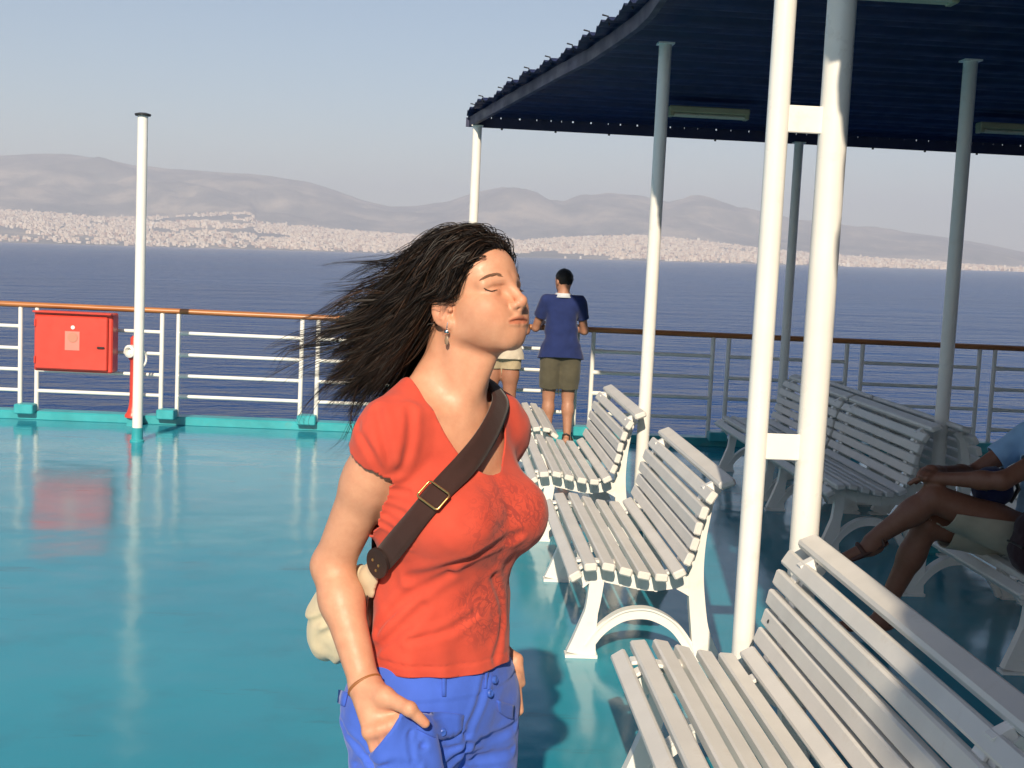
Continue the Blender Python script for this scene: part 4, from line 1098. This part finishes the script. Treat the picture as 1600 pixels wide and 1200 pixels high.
line, g = hug(line, .006); tg = np.gradient(line, axis=0); tg /= np.linalg.norm(tg, axis=1)[:, None]; sd_ = np.cross(tg, g); sd_ /= np.linalg.norm(sd_, axis=1)[:, None]
hwid = .0215; rows = []
for o in (-1, -.5, 0, .5, 1):
    q, _g = hug(line+sd_*hwid*o, .005); rows.append(q)
nl = len(line); Vs = np.concatenate(rows); Fs = np.array([(j*nl+i, j*nl+i+1, (j+1)*nl+i+1, (j+1)*nl+i) for j in range(4) for i in range(nl-1)])
o = link_mesh('strap', np_mesh('strap', Vs, Fs, BROWN), bag); md = o.modifiers.new('thickness', 'SOLIDIFY'); md.thickness = .0035; md.offset = 0
# leather tab with three rivets at the end of the strap
pe = line[-1]; te = tg[-4]; ge = g[-1]; se = np.cross(te, ge); se /= np.linalg.norm(se)
mb = MB(); ring = []
for a in np.linspace(0, 2*math.pi, 25)[:-1]:
    u, v = math.cos(a)*.027, math.sin(a)*.030; ring.append(pe+se*u+te*(v+.008))
nr_ = len(ring); mb.add([r_+ge*.004 for r_ in ring]+[r_+ge*.009 for r_ in ring], [tuple(range(nr_, 2*nr_)), tuple(range(nr_))[::-1]]+[(i, (i+1) % nr_, nr_+(i+1) % nr_, nr_+i) for i in range(nr_)])
tab = mb.build('strap_tab', paint('dark_leather', (.022, .012, .010), .5, .15), bag)
for u, v in ((-.008, .020), (.010, .012), (-.006, .006)):
    MB().lathe([(.0028, 0), (.0026, .0012), (.001, .002)], pe+se*u+te*v+ge*.009, 10, Vector(ge).to_track_quat('Z', 'Y').to_matrix()).build('rivet', M['brass'], tab)
ib = int(np.argmin(np.linalg.norm(line-shoot(skin_or_shirt, 680, 779), axis=1))); pb_, tb_, gb_, sb_ = line[ib], tg[ib], g[ib], sd_[ib]
cs_ = [(-1, -1), (1, -1), (1, 1), (-1, 1)]; mb = MB(); loop = []
for i in range(4):
    (a0, b0), (a1, b1) = cs_[i], cs_[(i+1) % 4]
    for t in np.linspace(.08, .92, 6): loop.append(pb_+sb_*(a0+(a1-a0)*t)*.0245+tb_*(b0+(b1-b0)*t)*.0175+gb_*.006)
mb.tube(loop+[loop[0]], .0020, 8, cap=False); mb.build('buckle', M['brass'], bag, smooth=60)
bc = wl(543, 958, 2.40); bt_ = pe+ge*.012
bagf0 = SDF(); Rb = Rz(rad(35))
bagf0.add(ell(bc, (.066, .082, .084), Rb), .03); bagf0.add(ell(wl(520, 985, 2.40), (.045, .045, .052)), .04)
bagf0.add(cap(wl(560, 930, 2.36), pe-ge*.016+te*.042, .050, .022), .035); bagf0.add(cap(wl(578, 985, 2.35), wl(590, 925, 2.29), .036, .030), .03)
def bagf(P):
    P = np.asarray(P, f32); d = bagf0(P); d = smax(d, .007-shirt0(P), .006)
    return d+.0034*np.sin((P[:, 0]*.6+P[:, 1]*.6-.45*P[:, 2])*150+6*noise3(P, 14, 3))+.0034*noise3(P, 26, 5)+.0012*noise3(P, 60, 6)
V, Q = nets(bagf, axis((-.30, .08, .0045)), axis((-.34, .06, .0045)), axis((.82, 1.14, .0045)), 1)
link_mesh('pouch', np_mesh('pouch', V, Q, CREAM), bag)
# ------------------------------------------------------------------ the other passengers
def figure(label, loc, rz, J, s=1.0, skin=None, shirt_m=None, short_m=None, hair_m=None, shoe_m=None, sleeve=.5, short_at=.75, h=.012, hem_z=None, long_hair=False, collar=None, tuck=0.0):
    root = empty('person', loc, rz); tag(root, label, 'person')
    g = {k: np.array(v, float)*s for k, v in J.items()}; b = SDF(); tor = SDF(); low = SDF()
    pel, chest, nk, hdp = g['pelvis'], g['chest'], g['neck'], g['head']
    fz = np.array(J.get('face', (1, 0, 0)), float); fz /= np.linalg.norm(fz); lat = np.cross((0, 0, 1), fz); lat /= np.linalg.norm(lat); upv = np.cross(fz, lat); HRf = np.stack([fz, lat, upv], 1)
    side = g['shL']-g['shR']; side /= np.linalg.norm(side)
    for S_, e in ((tor, 0.0),):
        S_.add(cap(chest, mix(chest, pel, .5), .110*s, .100*s, (side, 1.30)), .04*s)
        S_.add(cap(mix(chest, pel, .5), pel, .100*s, .112*s, (side, 1.28)), .05*s)
        S_.add(cap(mix(g['shL'], chest, .25), mix(g['shR'], chest, .25), .062*s), .05*s)
        S_.add(cap(nk, mix(nk, g['shL'], .8), .045*s, .045*s), .04*s); S_.add(cap(nk, mix(nk, g['shR'], .8), .045*s, .045*s), .04*s)
    hip = {}
    for q in 'LR':
        low.add(cap(mix(pel, g['hip'+q], .9), mix(g['hip'+q], g['kn'+q], .5), .098*s, .085*s), .05*s); low.add(cap(mix(g['hip'+q], g['kn'+q], .45), g['kn'+q], .085*s, .060*s), .03*s)
    low.add(ell(pel-np.array([.0, 0, .02])*s, (.115*s, .160*s, .11*s)), .05*s)
    limbs = SDF()
    for q in 'LR':
        sh, el, wr = g['sh'+q], g['el'+q], g['wr'+q]; kn, an, to = g['kn'+q], g['an'+q], g['toe'+q]
        limbs.add(cap(sh, el, .050*s, .038*s), .03*s); limbs.add(cap(el, mix(el, wr, .35), .038*s, .039*s), .02*s); limbs.add(cap(mix(el, wr, .3), wr, .039*s, .027*s), .02*s)
        hx = (wr-el)/np.linalg.norm(wr-el); hs_ = np.cross(hx, (0, 0, 1.0)); hs_ = hs_/max(np.linalg.norm(hs_), 1e-6)
        pc = wr+hx*.055*s; limbs.add(cap(wr, pc, .026*s, .030*s, (hs_, 1.25)), .015*s)
        for i, o in enumerate((-.027, -.009, .009, .026)):
            k0 = pc+hs_*o*s+hx*.015*s; L_ = (.06, .07, .066, .05)[i]*s; k1 = k0+hx*L_*.55+np.array([0, 0, -.008])*s; limbs.add(cap(k0, k1, .0105*s, .0095*s), .008*s); limbs.add(cap(k1, k1+hx*L_*.4+np.array([0, 0, -.018])*s, .0095*s, .008*s), .006*s)
        limbs.add(cap(wr+hx*.02*s, wr+hx*.06*s+hs_*.045*s*(1 if q == 'R' else -1), .015*s, .011*s), .012*s)
        limbs.add(cap(kn, mix(kn, an, .35), .058*s, .056*s), .03*s); limbs.add(cap(mix(kn, an, .3), an, .056*s, .034*s), .03*s)
        fd = to-an; limbs.add(cap(an-fd*.22-np.array([0, 0, .04])*s, an-np.array([0, 0, .03])*s, .034*s, .036*s), .02*s); limbs.add(cap(an-np.array([0, 0, .03])*s, to, .036*s, .024*s), .02*s)
    hs = SDF(); Rf = HRf
    hs.add(ell(hdp+upv*.02*s, (.095*s, .076*s, .092*s), Rf), .02*s); hs.add(ell(hdp+fz*.030*s-upv*.045*s, (.062*s, .056*s, .070*s), Rf), .03*s)
    hs.add(cap(hdp+fz*.090*s-upv*.002*s, hdp+fz*.108*s-upv*.036*s, .010*s, .013*s), .012*s); hs.add(sph(hdp+fz*.075*s-upv*.095*s, .020*s), .02*s)
    for k in (-1, 1):
        hs.add(ell(hdp+lat*k*.078*s-fz*.008*s-upv*.01*s, (.018*s, .008*s, .030*s), Rf), .005*s); hs.sub(sph(hdp+fz*.098*s+lat*k*.032*s+upv*.006*s, .013*s), .01*s)
    hs.sub(cap(hdp+fz*.104*s-upv*.068*s-lat*.02*s, hdp+fz*.104*s-upv*.068*s+lat*.02*s, .006*s), .006*s)
    hs.add(cap(hdp-upv*.05*s-fz*.02*s, nk, .052*s, .056*s), .03*s)
    def whole(P): return smin(smin(smin(tor(P), low(P), .04*s), limbs(P), .02*s), hs(P), .02*s)
    allp = np.array([g[k] for k in g if k != 'face']); lo_, hi_ = allp.min(0)-.17*s, allp.max(0)+.17*s
    ax_ = [axis((lo_[i], hi_[i], h)) for i in range(3)]
    V, Q = nets(whole, *ax_, snap=1); link_mesh('body', np_mesh('body', V, Q, skin), root)
    fold = lambda P, k: .006*noise3(P, (13, 13, 9), k)+.003*noise3(P, 30, k+1)
    # shirt
    def shf(P):
        P = np.asarray(P, f32); d = smin(tor(P), cap(pel, pel-np.array([0, 0, .10])*s*(0 if tuck else 1), .132*s, .148*s, (side, 1.42))[0](P), .03)
        for q in 'LR': d = smin(d, cap(g['sh'+q], mix(g['sh'+q], g['el'+q], sleeve+.12), .056*s, .052*s)[0](P), .03*s)
        return d-.010*s+fold(P, 7)
    ud = chest-pel; ud /= np.linalg.norm(ud)
    cuts = [lambda V: -((V-pel)@ud)-(.10*s if not tuck else -tuck), lambda V: (V-nk)@((nk-chest)/np.linalg.norm(nk-chest))-.020*s]
    for q in 'LR':
        def sc(V, q=q):
            d_ = g['el'+q]-g['sh'+q]; L_ = np.linalg.norm(d_); d_ = d_/L_; r_ = np.linalg.norm(np.cross(V-g['sh'+q], d_), axis=1)
            return np.where((r_ < .085*s) & (tor(V) > .02*s), (V-g['sh'+q])@d_-sleeve*L_, -.05)
        cuts.append(sc)
    cloth('shirt', shf, *ax_, cuts, shirt_m, root, .006)
    # shorts
    def sof(P):
        P = np.asarray(P, f32); d = low(P)
        for q in 'LR': d = smin(d, cap(g['hip'+q], mix(g['hip'+q], g['kn'+q], short_at+.1), .098*s, .086*s)[0](P), .03*s)
        return d-.008*s+fold(P, 17)*.7
    cuts = [lambda V: (V-pel)@ud-.075*s]
    for q in 'LR':
        def lc(V, q=q):
            d_ = g['kn'+q]-g['hip'+q]; L_ = np.linalg.norm(d_); d_ = d_/L_; r_ = np.linalg.norm(np.cross(V-g['hip'+q], d_), axis=1); o = g['kn'+('R' if q == 'L' else 'L')]-g['hip'+('R' if q == 'L' else 'L')]; o = o/np.linalg.norm(o)
            r2 = np.linalg.norm(np.cross(V-g['hip'+('R' if q == 'L' else 'L')], o), axis=1); return np.where(r_ <= r2, (V-g['hip'+q])@d_-short_at*L_, -.05)
        cuts.append(lc)
    cloth('shorts', sof, *ax_, cuts, short_m, root, .006)
    # hair
    def haf(P):
        P = np.asarray(P, f32); d = ell(hdp+upv*.026*s-fz*.006*s, (.100*s, .083*s, .096*s), Rf)[0](P)
        if long_hair: d = smin(d, cap(hdp-fz*.06*s, hdp-fz*.075*s-upv*.19*s, .060*s, .040*s, (lat, 1.3))[0](P), .03)
        return d+.005*noise3(P, 60, 2)
    def hcut(V):
        q = (V-hdp)@Rf; return -(q[:, 2]-.045*s+(.035*s-q[:, 0])*1.1)
    cloth('hair', haf, axis((hdp[0]-.16, hdp[0]+.16, .008)), axis((hdp[1]-.14, hdp[1]+.14, .008)), axis((hdp[2]-.32*s, hdp[2]+.15, .008)), [hcut], hair_m, root, .01)
    if collar is not None:
        cd_ = (nk-chest)/np.linalg.norm(nk-chest); a_ = np.cross(cd_, (0, 1, 0)); a_ /= np.linalg.norm(a_); b_ = np.cross(cd_, a_); mb = MB(); n_ = 20; vs = []
        for rr0, zz0 in ((.060, .030), (.066, .034), (.090, -.006)): vs += [nk+(a_*math.cos(t)*rr0+b_*math.sin(t)*rr0*1.1+cd_*zz0)*s for t in np.linspace(0, 2*math.pi, n_, endpoint=False)]
        mb.add(vs, [(i, (i+1) % n_, n_+(i+1) % n_, n_+i) for i in range(n_)]+[(n_+i, n_+(i+1) % n_, 2*n_+(i+1) % n_, 2*n_+i) for i in range(n_)])
        o = mb.build('collar', collar, root, smooth=80); md = o.modifiers.new('thickness', 'SOLIDIFY'); md.thickness = .004
    if shoe_m is not None:
        for q in 'LR':
            an, to = g['an'+q], g['toe'+q]; fd = to-an; fd = fd/np.linalg.norm(fd); dn = np.array([0, 0, -1.0]); dn = dn-fd*(dn@fd); dn /= np.linalg.norm(dn)
            mb = MB(); p0 = an-fd*.055*s+dn*.045*s; p1 = to+fd*.022*s+dn*.010*s
            mb.tube([p0, mix(p0, p1, .2), mix(p0, p1, .6), p1], [.026*s, .038*s, .042*s, .022*s], 12, squash=(Vector(dn), .42)); mb.tube([mix(p0, p1, .5)+np.cross(fd, dn)*.040*s*k-dn*z_ for k, z_ in ((-1, 0), (-.7, .035), (0, .048), (.7, .035), (1, 0))], .010*s, 6)
            mb.tube([mix(p0, p1, .1)+np.cross(fd, dn)*.036*s*k-dn*z_-fd*e_*.03 for k, z_, e_ in ((-1, 0, 0), (-.9, .05, .5), (0, .06, 1), (.9, .05, .5), (1, 0, 0))], .008*s, 6)
            mb.build('sandal', shoe_m, root, smooth=60)
    return root
TAN = skin_mat('tanned_skin', (0.40, 0.20, 0.125), .55, .05); TAN2 = skin_mat('suntanned_skin', (0.36, 0.165, 0.10), .55, .05)
BLK = hair_mat('black_hair', (.010, .008, .007), (.018, .013, .010), .5); BRN = hair_mat('brown_hair', (.045, .022, .012), (.06, .03, .017), .5)
STAND = dict(pelvis=(0, 0, .95), chest=(.02, 0, 1.28), neck=(.02, 0, 1.45), head=(.045, 0, 1.60), shL=(.01, .165, 1.40), shR=(.01, -.165, 1.40), hipL=(0, .09, .88), hipR=(0, -.09, .88),
             knL=(.02, .095, .48), knR=(.02, -.095, .48), anL=(-.02, .095, .085), anR=(-.02, -.095, .085), toeL=(.16, .125, .03), toeR=(.16, -.125, .03))
kb = 1.55/1.71
boyJ = dict(STAND, elL=(.15, .245, 1.13), elR=(.13, -.235, 1.12), wrL=(.37, .18, 1.165), wrR=(.36, -.06, 1.165), face=(.86, .5, -.05), anR=(-.05, -.10, .085), toeR=(.12, -.16, .03), pelvis=(-.03, 0, .95), hipL=(-.03, .09, .88), hipR=(-.03, -.09, .88))
figure('boy in blue polo shirt with white collar leaning on the railing, seen from behind', (1.005, 11.235, 0), rad(90), boyJ, kb, TAN, fabric('shade_darkened_blue_pique', (.016, .028, .110), .12, 14), fabric('olive_khaki', (.095, .085, .058), .12, 14), BLK, M['dark'], .55, .80, .011, collar=fabric('white_collar', (.55, .58, .62), .06, 20))  # polo blue is darkened in its colour for the canopy shade he stands in
girlJ = dict(STAND, elL=(.14, .25, 1.12), elR=(.10, -.235, 1.13), wrL=(.36, .14, 1.19), wrR=(.36, -.14, 1.19), face=(.95, -.3, 0))
figure('person with brown hair and short beige shorts at the railing, mostly hidden behind the woman', (0.485, 11.18, 0), rad(90), girlJ, 1.51/1.71, TAN2, fabric('cream_top', (.55, .48, .38), .1, 14), fabric('beige_cotton', (.42, .34, .22), .1, 14), BRN, M['dark'], .22, .30, .012, long_hair=True)
# seated passenger: local x points to the ship's left side
sx, sy = 2.67, 5.45
sitJ = dict(pelvis=(.0, 0, .53), chest=(-.02, 0, .83), neck=(-.04, 0, 1.00), head=(-.05, 0, 1.16), face=(.95, -.1, -.1), shL=(.01, .175, .955), shR=(.01, -.175, .955),
            elL=(.30, .205, .800), wrL=(.50, .05, .775), elR=(.26, -.20, .76), wrR=(.48, -.04, .79), hipL=(.03, .095, .505), hipR=(.03, -.095, .505),
            knL=(.52, .03, .685), knR=(.50, -.07, .545), anL=(.765, -.02, .475), anR=(.655, -.14, .10), toeL=(.885, -.03, .385), toeR=(.82, -.17, .040))
figure('seated person in light blue t-shirt with crossed bare legs on the shaded bench', (sx, sy, 0), rad(180), sitJ, 1.0, skin_mat('shade_darkened_tan_skin', (0.22, 0.095, 0.055), .55, .05), fabric('light_blue_jersey', (.30, .50, .72), .08, 14), fabric('beige_shorts', (.42, .38, .29), .1, 14), BLK, paint('brown_sandal', (.07, .025, .015), .5, .2), .60, .82, .0095)  # skin colour made darker than plain tan to deepen the canopy shade on him
# bags beside and on the seated passenger
def blob_bag(name, label, c, r, rz, mat, strap_mat, seed, flat):
    e = empty(name, (c[0], c[1], c[2]-r[2]), rz); tag(e, label, 'bag'); z0 = r[2]
    s_ = SDF(); s_.add(ell((0, 0, z0), r), .02); s_.add(ell((r[0]*.55, 0, z0*.72), (r[0]*.6, r[1]*.78, r[2]*.55)), .03); s_.add(ell((0, 0, z0*1.5), (r[0]*.8, r[1]*.8, r[2]*.45)), .03)
    def f(P): P = np.asarray(P, f32); return smax(s_(P)+.006*noise3(P, 18, seed)+.003*noise3(P, 45, seed+1), .004-P[:, 2], .02)
    V, Q = nets(f, axis((-r[0]*1.6, r[0]*1.8, .008)), axis((-r[1]*1.5, r[1]*1.5, .008)), axis((-.02, r[2]*2.5, .008)), 1); link_mesh('pouch', np_mesh('pouch', V, Q, mat), e)
    for k in (-1, 1):
        mb = MB(); mb.tube([(-r[0]*.8, k*r[1]*.5, z0*.3), (-r[0]*1.25, k*r[1]*.55, z0), (-r[0]*.9, k*r[1]*.45, z0*1.75), (-r[0]*.2, k*r[1]*.2, z0*1.98)], [.010, .014, .014, .010], 8, squash=(Vector((1, 0, 0)), .45)); mb.build('strap', strap_mat, e, smooth=60)
    mb = MB(); mb.tube([(r[0]*1.02, -r[1]*.5, z0*.95), (r[0]*1.12, 0, z0*1.0), (r[0]*1.02, r[1]*.5, z0*.95)], .005, 6); mb.build('zip', M['dark'], e)
MAR = fabric('dark_maroon_nylon', (.030, .012, .016), .15, 14)
blob_bag('rucksack', 'dark rucksack on the shaded bench beside the seated person, at the right edge', (2.49, 5.09, .42+.150), (.11, .14, .150), rad(180), MAR, M['dark'], 41, 1)
NVY = fabric('navy_cloth', (.010, .014, .055), .15, 14)
blob_bag('lap_bag', 'dark navy bag on the lap of the seated person', (2.43, 5.46, .735), (.075, .095, .085), rad(200), NVY, M['dark'], 51, 1)
